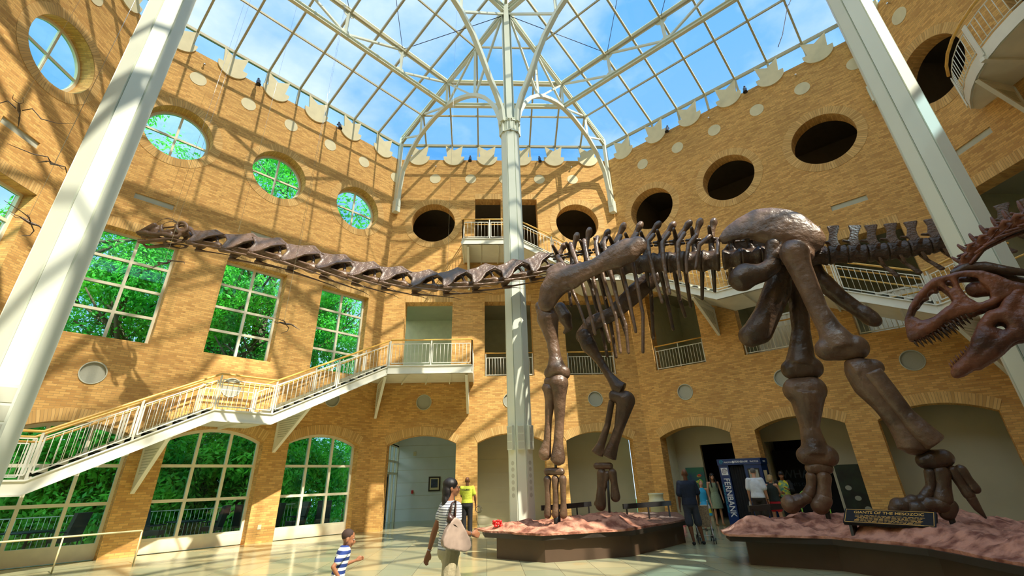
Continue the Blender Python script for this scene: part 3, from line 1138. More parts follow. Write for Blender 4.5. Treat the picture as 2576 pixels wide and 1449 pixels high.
def stair_body(t, nodes_outer, nodes_inner, th=.36):
    """nodes: matching lists of 3D points on the outer and the wall edge, z = walking surface"""
    n = len(nodes_outer)
    mb = MB()
    for i in range(n - 1):
        a, b = nodes_outer[i], nodes_outer[i + 1]
        d = (b - a); d.z = 0; d.normalize()
        nn = V((d.y, -d.x, 0))
        mb.prism([a, b, b - V((0, 0, th)), a - V((0, 0, th))], nn, .05)
        mb.prism([a + V((0, 0, .0)), b, b - V((0, 0, .04)), a - V((0, 0, .04))], nn, .14)
        mb.prism([a - V((0, 0, th - .04)), b - V((0, 0, th - .04)), b - V((0, 0, th)), a - V((0, 0, th))], nn, .14)
    build('outer_stringer', mb, white2, t)
    mb = MB()
    for i in range(n - 1):
        a, b = nodes_outer[i], nodes_outer[i + 1]
        c, e = nodes_inner[i], nodes_inner[i + 1]
        z = V((0, 0, th - .06))
        mb.face([a - z, b - z, e - z, c - z]); mb.face([a - z * .8, c - z * .8, e - z * .8, b - z * .8])
        # joists below the soffit
        L = (b - a).length
        for k in range(1, int(L / 1.1) + 1):
            f = k / (int(L / 1.1) + 1)
            mb.beam(a.lerp(b, f) - z - V((0, 0, .04)), c.lerp(e, f) - z - V((0, 0, .04)), .05, .1)
    build('soffit', mb, white2, t)
    mb = MB()
    for i in range(n - 1):
        a, b = nodes_outer[i], nodes_outer[i + 1]
        c, e = nodes_inner[i], nodes_inner[i + 1]
        dz = b.z - a.z
        if abs(dz) < .05:
            mb.face([a, b, e, c][::-1])
        else:
            k = max(1, round(abs(dz) / .17))
            for j in range(k):
                z = max(lerp(a.z, b.z, j / k), lerp(a.z, b.z, (j + 1) / k)) if dz > 0 else lerp(a.z, b.z, j / k)
                z = z - .02
                q = [a.lerp(b, j / k), a.lerp(b, (j + 1) / k), c.lerp(e, (j + 1) / k), c.lerp(e, j / k)]
                for p in q: p.z = z
                mb.face(q); mb.face([p - V((0, 0, .04)) for p in q][::-1])
                w = q[0:1] + q[3:4] if dz > 0 else q[1:3]
                mb.face([w[0], w[1], w[1] - V((0, 0, .18)), w[0] - V((0, 0, .18))])
    build('treads', mb, greyslot, t)

def bracket(t, low, outer, ztop):
    """triangular perforated plate: low = foot on the wall, outer = tip under the stringer"""
    mb = MB()
    d = V((outer.x - low.x, outer.y - low.y, 0)).normalized()
    sd = V((d.y, -d.x, 0))
    topw = V((low.x, low.y, outer.z))
    mb.prism([low + V((0, 0, .1)), outer, topw], sd, .02)
    mb.beam(low, outer, .11, .07, up=sd.cross(outer - low))
    mb.beam(topw, outer, .09, .05)
    mb.beam(low, topw, .09, .05, up=d)
    mb.use(greyslot)
    # rows of perforation slots
    hh = outer.z - low.z
    for k in range(1, 10):
        f = k / 11
        z = lerp(outer.z - .18, low.z + .35, f)
        wmax = (outer - topw).length * (z - low.z) / hh - .22
        if wmax > .15:
            p = V((low.x, low.y, z)) + d * .12
            mb.obox(p + d * (wmax - .0) / 2, d * wmax / 2, sd * .014, V((0, 0, .015)))
    build('bracket', mb, white2, t)

WO = 2.2
# left stair: rises along the left wall and turns onto the balcony at the back wall
cor = lambda F, G, off: None
sL = thing('staircase', 'long white steel staircase with wooden handrails climbing the left window wall to the lower balcony', 'staircase', (FL.p(3, 0, 1).x, FL.p(3, 0, 1).y, 0))
uo = HL - WO * math.tan(math.radians(22.5))
NO = [FL.p(-.4, 2.05, WO), FL.p(1.36, 2.05, WO), FL.p(5.02, 3.97, WO), FL.p(6.78, 3.97, WO), FL.p(uo - .05, 6.2, WO)]
NI = [FL.p(-.4, 2.05, .08), FL.p(1.36, 2.05, .08), FL.p(5.02, 3.97, .08), FL.p(6.78, 3.97, .08), FL.p(uo - .05, 6.2, .08)]
stair_body(sL, NO, NI)
for off in (WO - .02, .35):
    P, ss = polyline([(FL.p(-.4, 0, off).x, FL.p(-.4, 0, off).y), (FL.p(uo - .05, 0, off).x, FL.p(uo - .05, 0, off).y)])
    railing(sL, P, [(0, 2.05), (1.76, 2.05), (5.42, 3.97), (7.18, 3.97), (ss[-1], 6.2)], grip=off > 1)
bracket(sL, FL.p(3.98, 1.69, .03), FL.p(4.05, 3.12, WO - .1), 3)
bracket(sL, FL.p(7.94, 2.92, .03), FL.p(8.1, 4.32, WO - .1), 3)
mb = MB()
mb.beam(FL.p(-.3, 0, WO - .1), FL.p(-.3, 1.75, WO - .1), .12, .12); build('support_leg', mb, white2, sL)

bL = thing('balcony', 'white steel balcony with wooden handrail over the left back arch', 'balcony', (FB.p(2, 0, 1).x, FB.p(2, 0, 1).y, 5.8))
yo = 21.89 - 2.33
NO = [FL.p(uo - .05, 6.2, WO), V((-4.08, yo, 6.2)), V((-.60, yo, 6.2))]
NI = [FL.p(uo - .05, 6.2, .08), V((-4.97, 21.82, 6.2)), V((-.60, 21.82, 6.2))]
stair_body(bL, NO, NI)
mb = MB(); mb.prism([V((-.58, yo, 6.2)), V((-.58, 21.85, 6.2)), V((-.58, 21.85, 5.84)), V((-.58, yo, 5.84))], V((1, 0, 0)), .05)
build('side_fascia', mb, white2, bL)
P, ss = polyline([(-4.06, yo + .03), (-.60, yo + .03), (-.60, 21.80)])
railing(bL, P, [(0, 6.2), (ss[1], 6.2)], grip=False, post_every=1.75)
P2, s2 = polyline([(-.60, yo + .03), (-.60, 21.80)])
railing(bL, P2, [(0, 6.2), (s2[-1], 6.2)], grip=False, post_every=2.3)
bracket(bL, V((-4.93, 21.80, 4.39)), V((-4.22, yo + .25, 5.82)), 5)
bracket(bL, V((-.83, 21.86, 4.52)), V((-.83, yo + .15, 5.82)), 5)

# upper balcony and the right stair going down from it
bU = thing('balcony', 'small white steel balcony with wooden handrail before the upper back doors', 'balcony', (1, 20.7, 12))
yo2 = 21.89 - 2.2
NO = [V((-1.10, yo2, 12.29)), V((1.50, yo2, 12.29))]
NI = [V((-1.10, 21.84, 12.29)), V((1.50, 21.84, 12.29))]
stair_body(bU, NO, NI, .33)
mb = MB(); mb.prism([V((-1.12, yo2, 12.29)), V((-1.12, 21.85, 12.29)), V((-1.12, 21.85, 11.96)), V((-1.12, yo2, 11.96))], V((1, 0, 0)), .05)
build('side_fascia', mb, white2, bU)
P, ss = polyline([(-1.10, yo2 + .03), (1.50, yo2 + .03)])
railing(bU, P, [(0, 12.29), (ss[-1], 12.29)], grip=True, post_every=1.4)
P, ss = polyline([(-1.10, 21.80), (-1.10, yo2 + .03)])
railing(bU, P, [(0, 12.29), (ss[-1], 12.29)], grip=False, post_every=2.3)
bracket(bU, V((-.85, 21.86, 10.5)), V((-.85, yo2 + .15, 11.95)), 12)

sR = thing('staircase', 'white steel staircase with wooden handrails descending along the right wall behind the ribs', 'staircase', (FR.p(5, 0, 1).x, FR.p(5, 0, 1).y, 8))
uc = WO * math.tan(math.radians(22.5))
xc = 7.214 - uc
segs = [(V((1.50, yo2, 12.29)), V((1.50, 21.84, 12.29)))]
def nb(x, z): segs.append((V((x, yo2, z)), V((x, 21.84, z))))
def nr(u, z): segs.append((FR.p(u, z, WO), FR.p(u, z, .05)))
nb(4.90, 10.40)
segs.append((V((xc, yo2, 10.40)), V((7.17, 21.80, 10.40))))
nr(1.15, 10.40); nr(4.95, 8.33); nr(6.85, 8.33); nr(11.06, 6.18)
segs.append((FR.p(HL - uc, 6.18, WO), FR.p(HL - .05, 6.18, .05)))
qrs = FRS.p(3.2, 6.18, WO); qri = FRS.p(3.2, 6.18, .05)
segs.append((qrs, qri))
stair_body(sR, [a for a, b in segs], [b for a, b in segs], .34)
for k, off in ((0, .02), (1, .3)):
    pl = [(q[k].x, q[k].y) for q in segs]
    P, ss = polyline(pl)
    zz = [q[0].z for q in segs]
    if k == 0:
        railing(sR, P, list(zip(ss, zz)), grip=True)
    else:
        H = MB(); H.tube([q[1].lerp(q[0], .12) + V((0, 0, 1.05)) for q in segs], .03, 8); build('wall_rail', H, wood, sR)
bracket(sR, FR.p(4.06, 7.18, .03), FR.p(4.0, 8.38, WO - .1), 8)
bracket(sR, FR.p(12.05, 4.25, .03), FR.p(11.15, 5.82, WO - .1), 8)

# curved balcony high on the near right wall
bC = thing('balcony', 'curved white steel balcony high in the top right corner of the hall', 'balcony', (15, 8, 12))
cx, cyy, rad = 18.2, 6.85, 4.62
arcp = []
for k in range(15):
    a = math.radians(180 - 52 + 104 * k / 14)
    arcp.append(V((cx + rad * math.cos(a), cyy + rad * math.sin(a))))
arcp = [p for p in arcp if p.x < 15.6]
fas = MB(); so = MB(); pn = MB(); hr = MB()
hr.tube([V((p.x - .08, p.y, 13.42)) for p in arcp], .045, 8)
rows = [[V((p.x, p.y, 12.34)) for p in arcp], [V((p.x, p.y, 11.95)) for p in arcp]]
fas.grid(rows, smooth=True)
fas.grid([[V((cx + (p.x - cx) * .985, cyy + (p.y - cyy) * .985, z)) for p in arcp] for z in (11.95, 12.34)], smooth=True)
so.face([V((p.x, p.y, 12.0)) for p in arcp] + [V((15.74, arcp[-1].y, 12.0)), V((15.74, arcp[0].y, 12.0))])
so.face(([V((p.x, p.y, 12.28)) for p in arcp] + [V((15.74, arcp[-1].y, 12.28)), V((15.74, arcp[0].y, 12.28))])[::-1])
for y in (8.6, 6.85, 5.1):
    so.beam(V((13.8, y, 11.97)), V((15.7, y, 11.97)), .12, .12)
build('fascia', fas, white2, bC); build('soffit', so, white2, bC); build('handrail', hr, wood, bC)
for z in (12.42, 13.22):
    pn.tube([V((p.x, p.y, z)) for p in arcp], .016, 6)
for i in range(len(arcp) - 1):
    for k in range(3):
        p = arcp[i].lerp(arcp[i + 1], k / 3)
        pn.tube([V((p.x, p.y, 12.42)), V((p.x, p.y, 13.22))], .011, 5)
build('railing_panel', pn, white2, bC)
for i in (0, 4, 8):
    p = arcp[i]
    d = V((p.x - cx, p.y - cyy, 0)).normalized()
    mb = MB(); mb.beam(V((p.x, p.y, 12.1)) + d * .03, V((p.x, p.y, 13.3)) + d * .03, .16, .03, up=d); build('post', mb, white2, bC)
bracket(bC, V((15.74, 9.55, 10.9)), V((14.35, 9.3, 11.93)), 12)

# railings across the second-level openings
def opening_rail(F, i, lab):
    c = F.c(i)
    q = F.p(c, 6.16, -.3)
    t = thing('opening_railing', lab, 'railing', (q.x, q.y, 6.16), 'railings across the second-level openings')
    mb = MB()
    a, b = c - 1.14, c + 1.14
    build('handrail', MB().tube([F.p(a, 7.28, -.12), F.p(b, 7.28, -.12)], .03, 8), wood, t)
    for z in (6.24, 7.05):
        mb.beam(F.p(a + .05, z, -.12), F.p(b - .05, z, -.12), .03, .03)
    for k in range(17):
        u = lerp(a + .05, b - .05, k / 16)
        mb.tube([F.p(u, 6.24, -.12), F.p(u, 7.05, -.12)], .010, 5)
    build('railing_panel', mb, white2, t)
    for u in (a + .02, c, b - .02):
        build('post', MB().beam(F.p(u, 6.17, -.12), F.p(u, 7.26, -.12), .03, .03), white2, t)
opening_rail(FB, 1, 'white railing with wooden top in the opening behind the middle column')
opening_rail(FB, 2, 'white railing with wooden top in the opening behind the raised far foreleg')
opening_rail(FR, 0, 'white railing with wooden top in the opening right of the ribs')
opening_rail(FR, 1, 'white railing with wooden top in the opening behind the hind leg')
opening_rail(FR, 2, 'white railing with wooden top in the opening behind the theropod snout')

# ------------------------------------------------------------------ the long-necked skeleton
saur = thing('sauropod_skeleton', 'huge bronze-brown mounted long-necked dinosaur skeleton spanning the hall above two rock bases', 'dinosaur skeleton', (5, 12.2, .62))
BD, BN = V((.872, -.4895, 0)), V((-.4895, -.872, 0))     # body axis towards the tail, towards the viewer

NEAR_RIBS = [[(2.318, 13.258, 8.184, 0.062), (2.459, 13.014, 7.74, 0.059), (2.533, 12.847, 7.295, 0.053), (2.557, 12.781, 6.907, 0.048), (2.719, 12.689, 6.315, 0.043), (2.861, 12.609, 5.607, 0.038)],
    [(2.717, 13.034, 8.523, 0.062), (2.741, 12.855, 8.12, 0.059), (2.785, 12.706, 7.745, 0.054), (2.867, 12.607, 7.011, 0.048), (2.971, 12.548, 6.195, 0.043), (3.066, 12.494, 5.394, 0.038)],
    [(3.117, 12.809, 8.522, 0.061), (3.089, 12.66, 8.173, 0.058), (3.09, 12.535, 7.736, 0.053), (3.168, 12.437, 7.078, 0.048), (3.257, 12.387, 6.201, 0.042), (3.394, 12.31, 5.118, 0.037)],
    [(3.493, 12.599, 8.526, 0.06), (3.387, 12.492, 8.239, 0.058), (3.385, 12.369, 7.692, 0.053), (3.462, 12.272, 6.832, 0.047), (3.63, 12.178, 5.798, 0.041), (3.623, 12.182, 4.792, 0.036)],
    [(3.727, 12.467, 8.417, 0.059), (3.607, 12.369, 8.174, 0.057), (3.623, 12.235, 7.447, 0.052), (3.71, 12.134, 6.269, 0.046), (3.837, 12.061, 5.504, 0.041), (3.805, 12.08, 4.749, 0.036)],
    [(4.111, 12.251, 8.376, 0.059), (3.941, 12.145, 8.057, 0.055), (3.919, 12.032, 7.351, 0.049), (3.994, 11.974, 6.371, 0.043), (4.045, 11.945, 5.281, 0.036)],
    [(4.541, 12.01, 8.32, 0.058), (4.309, 11.975, 7.931, 0.056), (4.244, 11.886, 7.316, 0.05), (4.248, 11.831, 6.477, 0.045), (4.271, 11.818, 5.733, 0.04), (4.138, 11.893, 4.712, 0.036)],
    [(4.943, 11.784, 8.159, 0.057), (4.714, 11.711, 7.901, 0.054), (4.649, 11.622, 7.362, 0.048), (4.678, 11.589, 6.737, 0.042), (4.751, 11.548, 5.978, 0.036)],
    [(5.318, 11.574, 8.098, 0.056), (5.048, 11.523, 7.766, 0.053), (4.958, 11.449, 7.209, 0.047), (4.94, 11.442, 6.672, 0.042), (4.957, 11.433, 6.184, 0.036)],
    [(5.674, 11.374, 7.988, 0.055), (5.394, 11.276, 7.636, 0.05), (5.276, 11.254, 7.047, 0.043), (5.246, 11.27, 6.531, 0.036)],
    [(5.937, 11.226, 7.854, 0.054), (5.616, 11.151, 7.502, 0.05), (5.467, 11.146, 7.062, 0.043), (5.418, 11.174, 6.681, 0.036)],
    [(6.221, 11.067, 7.732, 0.054), (5.826, 10.961, 7.403, 0.046), (5.627, 11.056, 6.757, 0.036)],
    [(6.391, 10.971, 7.577, 0.053), (6.144, 10.766, 7.006, 0.036)]]
FAR_RIBS = [[(2.786, 13.993, 8.11, 0.064), (2.814, 14.468, 7.75, 0.057), (2.844, 14.477, 6.961, 0.045)],
    [(3.341, 13.682, 7.965, 0.063), (3.378, 13.964, 7.773, 0.061), (3.512, 14.076, 7.425, 0.056), (3.615, 14.044, 6.424, 0.049), (3.731, 13.979, 5.127, 0.041)],
    [(3.625, 13.522, 7.891, 0.062), (3.797, 13.809, 7.238, 0.058), (3.923, 13.871, 6.363, 0.05), (3.963, 13.848, 5.058, 0.041)],
    [(3.969, 13.329, 7.84, 0.062), (4.13, 13.622, 7.389, 0.058), (4.224, 13.702, 6.303, 0.049), (4.323, 13.646, 5.614, 0.041)],
    [(4.271, 13.16, 7.76, 0.061), (4.479, 13.534, 6.973, 0.053), (4.566, 13.51, 5.917, 0.041)],
    [(4.944, 12.782, 7.621, 0.059), (5.117, 13.175, 6.829, 0.052), (4.995, 13.269, 5.463, 0.04)],
    [(5.279, 12.594, 7.533, 0.059), (5.493, 12.964, 6.636, 0.051), (5.52, 12.975, 5.639, 0.04)],
    [(5.646, 12.388, 7.436, 0.058), (5.808, 12.788, 6.496, 0.05), (5.871, 12.778, 5.976, 0.04)],
    [(5.91, 12.239, 7.366, 0.057), (6.049, 12.677, 6.246, 0.04)],
    [(6.328, 12.005, 7.291, 0.056), (6.359, 12.503, 6.419, 0.04)],
    [(6.572, 11.868, 7.191, 0.056), (6.691, 12.317, 6.585, 0.039)],
    [(6.968, 11.645, 7.19, 0.055), (7.112, 12.081, 6.831, 0.039)]]
SK_MID = [[(-10.787, 13.2, 9.032, 0.057), (-10.696, 13.2, 9.142, 0.075), (-10.506, 13.2, 9.204, 0.075), (-10.329, 13.2, 9.241, 0.053), (-10.137, 13.2, 9.229, 0.026), (-9.953, 13.2, 9.246, 0.026), (-9.768, 13.2, 9.261, 0.031), (-9.632, 13.2, 9.304, 0.039), (-9.506, 13.2, 9.304, 0.044)],
    [(-10.755, 13.2, 8.995, 0.057), (-10.596, 13.2, 9.019, 0.083), (-10.385, 13.2, 9.007, 0.092), (-10.222, 13.2, 9.019, 0.075)],
    [(-10.577, 13.2, 9.093, 0.099), (-10.372, 13.2, 9.105, 0.105), (-10.234, 13.2, 9.13, 0.07)],
    [(-9.386, 13.2, 9.092, 0.057), (-9.315, 13.2, 8.981, 0.057), (-9.247, 13.2, 8.919, 0.044)]]
SK_SIDE = [[(-10.787, 13.2, 8.966, 0.035), (-10.602, 13.2, 8.97, 0.053), (-10.38, 13.2, 8.921, 0.048), (-10.187, 13.2, 8.896, 0.044), (-10.003, 13.2, 8.908, 0.048), (-9.848, 13.2, 8.871, 0.053), (-9.689, 13.2, 8.823, 0.048), (-9.542, 13.2, 8.817, 0.044), (-9.48, 13.2, 8.895, 0.035), (-9.461, 13.2, 8.981, 0.035)],
    [(-10.133, 13.2, 9.216, 0.031), (-10.119, 13.2, 9.093, 0.035), (-10.045, 13.2, 8.982, 0.044), (-9.886, 13.2, 9.006, 0.035), (-9.732, 13.2, 9.055, 0.031), (-9.666, 13.2, 9.117, 0.031), (-9.721, 13.2, 9.241, 0.028)],
    [(-9.344, 13.2, 9.154, 0.037), (-9.342, 13.2, 9.065, 0.037), (-9.385, 13.2, 9, 0.037), (-9.46, 13.2, 8.976, 0.037), (-9.548, 13.2, 9, 0.037), (-9.625, 13.2, 9.065, 0.037), (-9.671, 13.2, 9.154, 0.037), (-9.674, 13.2, 9.244, 0.037), (-9.632, 13.2, 9.309, 0.037), (-9.556, 13.2, 9.334, 0.037), (-9.467, 13.2, 9.309, 0.037), (-9.39, 13.2, 9.244, 0.037), (-9.344, 13.2, 9.154, 0.037)],
    [(-9.795, 13.2, 8.981, 0.031), (-9.751, 13.2, 8.896, 0.035)],
    [(-9.638, 13.2, 9.018, 0.026), (-9.542, 13.2, 8.969, 0.026), (-9.473, 13.2, 8.871, 0.031)]]
SK_BAR = [[(-10.332, 13.2, 9.361, 0.015), (-10.226, 13.2, 9.467, 0.015), (-10.069, 13.2, 9.51, 0.018), (-9.909, 13.2, 9.467, 0.018), (-9.716, 13.2, 9.341, 0.026)]]
JAW = [[(-10.784, 13.2, 8.788, 0.018), (-10.707, 13.2, 8.704, 0.031), (-10.611, 13.2, 8.627, 0.048), (-10.44, 13.2, 8.636, 0.057), (-10.243, 13.2, 8.664, 0.061), (-10.042, 13.2, 8.683, 0.066), (-9.884, 13.2, 8.707, 0.066), (-9.767, 13.2, 8.731, 0.035), (-9.598, 13.2, 8.72, 0.026), (-9.442, 13.2, 8.677, 0.031), (-9.344, 13.2, 8.662, 0.018)],
    [(-9.951, 13.2, 8.654, 0.057), (-9.792, 13.2, 8.601, 0.035), (-9.6, 13.2, 8.576, 0.026), (-9.422, 13.2, 8.604, 0.031), (-9.383, 13.2, 8.652, 0.026)]]
SK_TEETH = [[(-10.816, 13.2, 8.966, 0.007), (-10.809, 13.2, 8.902, 0.007)], [(-10.787, 13.2, 8.966, 0.007), (-10.779, 13.2, 8.897, 0.007)], [(-10.758, 13.2, 8.966, 0.007), (-10.751, 13.2, 8.902, 0.007)], [(-10.729, 13.2, 8.966, 0.007), (-10.721, 13.2, 8.897, 0.007)], [(-10.7, 13.2, 8.966, 0.007), (-10.693, 13.2, 8.902, 0.007)], [(-10.671, 13.2, 8.965, 0.007), (-10.663, 13.2, 8.897, 0.007)], [(-10.642, 13.2, 8.965, 0.007), (-10.635, 13.2, 8.902, 0.007)], [(-10.613, 13.2, 8.965, 0.007), (-10.605, 13.2, 8.897, 0.007)], [(-10.584, 13.2, 8.965, 0.007), (-10.578, 13.2, 8.902, 0.007)], [(-10.555, 13.2, 8.965, 0.007), (-10.547, 13.2, 8.897, 0.007)], [(-10.729, 13.2, 8.681, 0.007), (-10.754, 13.2, 8.777, 0.007)], [(-10.701, 13.2, 8.685, 0.007), (-10.726, 13.2, 8.778, 0.007)], [(-10.674, 13.2, 8.689, 0.007), (-10.697, 13.2, 8.78, 0.007)], [(-10.646, 13.2, 8.693, 0.007), (-10.669, 13.2, 8.782, 0.007)], [(-10.619, 13.2, 8.697, 0.007), (-10.641, 13.2, 8.783, 0.007)], [(-10.591, 13.2, 8.701, 0.007), (-10.612, 13.2, 8.785, 0.007)], [(-10.563, 13.2, 8.705, 0.007), (-10.584, 13.2, 8.787, 0.007)], [(-10.536, 13.2, 8.709, 0.007), (-10.556, 13.2, 8.788, 0.007)], [(-10.508, 13.2, 8.713, 0.007), (-10.527, 13.2, 8.79, 0.007)]]

FLAT = ('femur', 'tibia', 'fibula', 'humerus', 'ulna', 'radius')
FAT = {'rib': 1.25, 'femur': 1.14, 'tibia': 1.14, 'fibula': 1.12, 'metatarsal': 1.25, 'toe': 1.3, 'ankle_bone': 1.12, 'pubis': 1.1, 'ischium': 1.15, 'humerus': 1.04, 'radius': 1.08, 'ulna': 1.06, 'metacarpal': 1.05, 'wrist_bone': 1.05, 'claw': 1.3, 'neural_spine': 1.05}
def bones(name, chains, vox=.035, m=None, it=3, sq=None):
    mb = MB()
    if len(chains[0][0]) == 4 and name in FAT:
        chains = [[(x, y, z, r * FAT[name] * ((1.10 if i in (0, len(c) - 1) else 1.02 if i in (1, len(c) - 2) else .90) if name in FLAT else 1)) for i, (x, y, z, r) in enumerate(c)] for c in chains]
    for c in chains:
        if sq:
            q = MB(); q.chain(c); q.squash(*sq)
            i0 = len(mb.v); mb.v += q.v
            mb.f += [tuple(i0 + k for k in f) for f in q.f]; mb.uv += q.uv; mb.mi += q.mi; mb.sm += q.sm
        else:
            mb.chain(c, 14, flat=name in FLAT and len(c) > 2)
    return melt(name, mb, vox, m or bone_m, saur, it)

# neck vertebra, forward = +X
def neck_mesh():
    mb = MB()
    side = [(.57, .46), (.36, .47), (.14, .49), (-.02, .56), (-.16, .65), (-.27, .65), (-.41, .50), (-.66, .41), (-.50, .39), (-.34, .37), (-.20, .32), (-.11, .25), (.02, .11), (.12, -.05), (.22, -.13), (.38, -.12), (.36, .0), (.31, .14), (.33, .24), (.39, .33), (.50, .40)]
    for s in (-1, 1):
        P = lambda x, z, o: V((x, s * (max(.015, .27 - .40 * max(z, -.1)) + o), z))
        rows = [[P(x, z, .03) for x, z in side], [P(x, z, -.035) for x, z in side]]
        mb.face(rows[0]); mb.face(rows[1][::-1])
        n = len(side)
        for i in range(n):
            j = (i + 1) % n
            mb.face([rows[0][i], rows[1][i], rows[1][j], rows[0][j]])
    # the two plates triangulate badly as ngons, so thicken their spine with rods
        mb.chain([(.55, s * .10, .45, .035), (.14, s * .07, .49, .045), (-.2, s * .02, .62, .05), (-.45, s * .09, .48, .04), (-.66, s * .11, .41, .03)])
        mb.chain([(-.45, s * .13, .40, .03), (-.12, s * .18, .25, .035), (.10, s * .27, -.02, .045), (.28, s * .30, -.13, .05)])
        mb.chain([(.50, s * .13, .41, .03), (.33, s * .20, .22, .035), (.36, s * .30, -.08, .04)])
        mb.chain([(.30, s * .12, .06, .05), (-.10, s * .12, .02, .05), (-.42, s * .10, .0, .06)])
    mb.chain([(.52, 0, .0, .11), (.3, 0, -.01, .09), (-.1, 0, -.02, .10), (-.36, 0, -.03, .15), (-.44, 0, -.03, .15)])
    mb.chain([(.30, 0, .05, .06), (.1, 0, .25, .06), (-.15, 0, .42, .07), (-.35, 0, .25, .05), (-.4, 0, .05, .06)])
    return bake(mb, .026, 2, .5, bone_m, name='neck_vertebra')
NV = neck_mesh()
def rib_mesh():
    mb = MB()
    mb.chain([(.34, 0, -.17, .06), (.22, 0, -.18, .06), (.0, 0, -.19, .034), (-.5, 0, -.22, .024), (-1.1, .02, -.28, .016), (-1.55, .03, -.42, .006)], 8)
    return bake(mb, .016, 1, .5, bone_m, name='cervical_rib')
RM = rib_mesh()
hump = [(-8.57, 13.26, 9.16), (-7.46, 13.35, 9.07), (-6.6, 13.41, 8.94), (-5.52, 13.5, 8.69), (-4.52, 13.57, 8.41), (-3.6, 13.64, 8.19), (-2.72, 13.71, 8.06), (-1.83, 13.78, 7.97), (-.93, 13.85, 8.06), (-.02, 13.92, 8.23), (.91, 13.99, 8.43), (1.81, 14.06, 8.72)]
for i, h in enumerate(hump):
    h = V(h)
    a = V(hump[max(i - 1, 0)]); b = V(hump[min(i + 1, len(hump) - 1)])
    f = (a - b).normalized()
    s = (a - b).length / (2 if 0 < i < len(hump) - 1 else 1) * 1.02
    y = V((0, 0, 1)).cross(f).normalized()
    z = f.cross(y)
    sz = s if i > 0 else .80
    sx = s if i > 0 else .92
    o = h - z * .64 * sz + f * .2 * sx
    Mx = Matrix((f * sx, y * sz * 1.05, z * sz)).transposed().to_4x4()
    Mx.translation = o
    v = inst('neck_vertebra', NV, Mx, saur)
    for sd in (-1, 1):
        M2 = Matrix((f * sx, y * sz, z * sz)).transposed().to_4x4()
        # ribs hang under the centrum; the far one a little lower in view
        M2.translation = o + y * sd * .30 * sz - z * .0
        inst('cervical_rib', RM, M2, saur)
bones('atlas', [[(-9.20, 13.2, 8.78, .07), (-9.02, 13.2, 8.80, .12), (-8.86, 13.2, 8.92, .09)], [(-9.02, 13.2, 8.80, .10), (-9.05, 13.2, 8.58, .06)]], .03)

# skull
mb = MB()
for c in SK_MID: mb.chain([(x, y, z, r * 1.15) for x, y, z, r in c])
for s in (-1, 1):
    for c in SK_SIDE: mb.chain([(x, y + s * .15, z, r * 1.4) for x, y, z, r in c], 8)
    mb.chain([(-9.42, 13.2 + s * .03, 9.12, .13), (-9.7, 13.2 + s * .03, 9.02, .12), (-9.95, 13.2 + s * .03, 8.94, .11)])
    mb.chain([(-10.4, 13.2 + s * .10, 9.25, .09), (-10.75, 13.2 + s * .08, 8.98, .09)])
melt('skull', mb, .022, bone_m, saur, 2)
mb = MB()
for c in SK_BAR:
    for s in (-.1, .1): mb.chain([(x, y + s, z, r) for x, y, z, r in c], 8)
melt('nasal_arch', mb, .018, bone_m, saur, 1)
mb = MB()
for c in JAW:
    for s in (-1, 1):
        n = len(c)
        mb.chain([(x, y + s * (.04 + .14 * min(1, k / 2)), z, r) for k, (x, y, z, r) in enumerate(c)], 8)
saur_jaw = melt('lower_jaw', mb, .022, bone_m, saur, 2)
mb = MB()
for c in SK_TEETH:
    for s in (-.09, .09):
        a, b = c
        mb.tube([(a[0], a[1] + s, a[2]), (b[0], b[1] + s, b[2])], [.018, .004], 5)
build('teeth', mb, bone_m, saur_jaw)

# trunk
cen = [(2.2, 13.75, 7.75), (3.25, 13.22, 7.70), (4.13, 12.72, 7.61), (4.95, 12.26, 7.47), (5.71, 11.83, 7.32), (6.44, 11.43, 7.16), (7.04, 11.09, 7.06), (7.78, 10.68, 6.97), (8.52, 10.26, 6.76)]
def along(path, s):
    for i in range(len(path) - 1):
        a, b = V(path[i]), V(path[i + 1])
        L = (b - a).length
        if s <= L or i == len(path) - 2:
            return a.lerp(b, s / L), (b - a).normalized()
        s -= L
mb = MB()
mb.lathe((0, 0, 0), [(.02, -.29), (.30, -.29), (.33, -.24), (.26, -.08), (.25, .06), (.32, .22), (.30, .29), (.02, .29)], 18, axis=V((1, 0, 0)))
mb.chain([(.05, 0, .2, .12), (0, 0, .6, .10), (0, 0, .75, .10)])
mb.chain([(.0, -.55, .78, .07), (0, 0, .66, .09), (0, .55, .78, .07)])
mb.chain([(-.25, .1, .62, .05), (.25, .1, .62, .05)]); mb.chain([(-.25, -.1, .62, .05), (.25, -.1, .62, .05)])
DV = bake(mb, .035, 3, .6, bone_d, name='dorsal_vertebra')
tips = [(2.62, 13.55, 8.75), (3.03, 13.34, 9.03), (3.41, 13.13, 9.10), (3.93, 12.83, 8.87), (4.39, 12.58, 8.97), (4.84, 12.33, 8.86), (5.3, 12.06, 8.72), (5.66, 11.86, 8.59), (6.05, 11.64, 8.51), (6.31, 11.5, 8.49), (6.62, 11.33, 8.39)]
for k in range(11):
    c, f = along(cen, .2 + .43 * k * 1.06)
    y = V((0, 0, 1)).cross(f).normalized(); z = f.cross(y)
    Mx = Matrix((f * .80, y, z)).transposed().to_4x4(); Mx.translation = c
    inst('dorsal_vertebra', DV, Mx, saur)
    t = V(tips[k]); b = c + z * .68
    bones('neural_spine', [[(*b, .10), (*b.lerp(t, .6), .075), (*b.lerp(t, .9), .11), (*t, .09)]], .03)
for r in NEAR_RIBS: bones('rib', [r], .022, it=1)
for r in FAR_RIBS: bones('rib', [r], .022, bone_d, it=1)
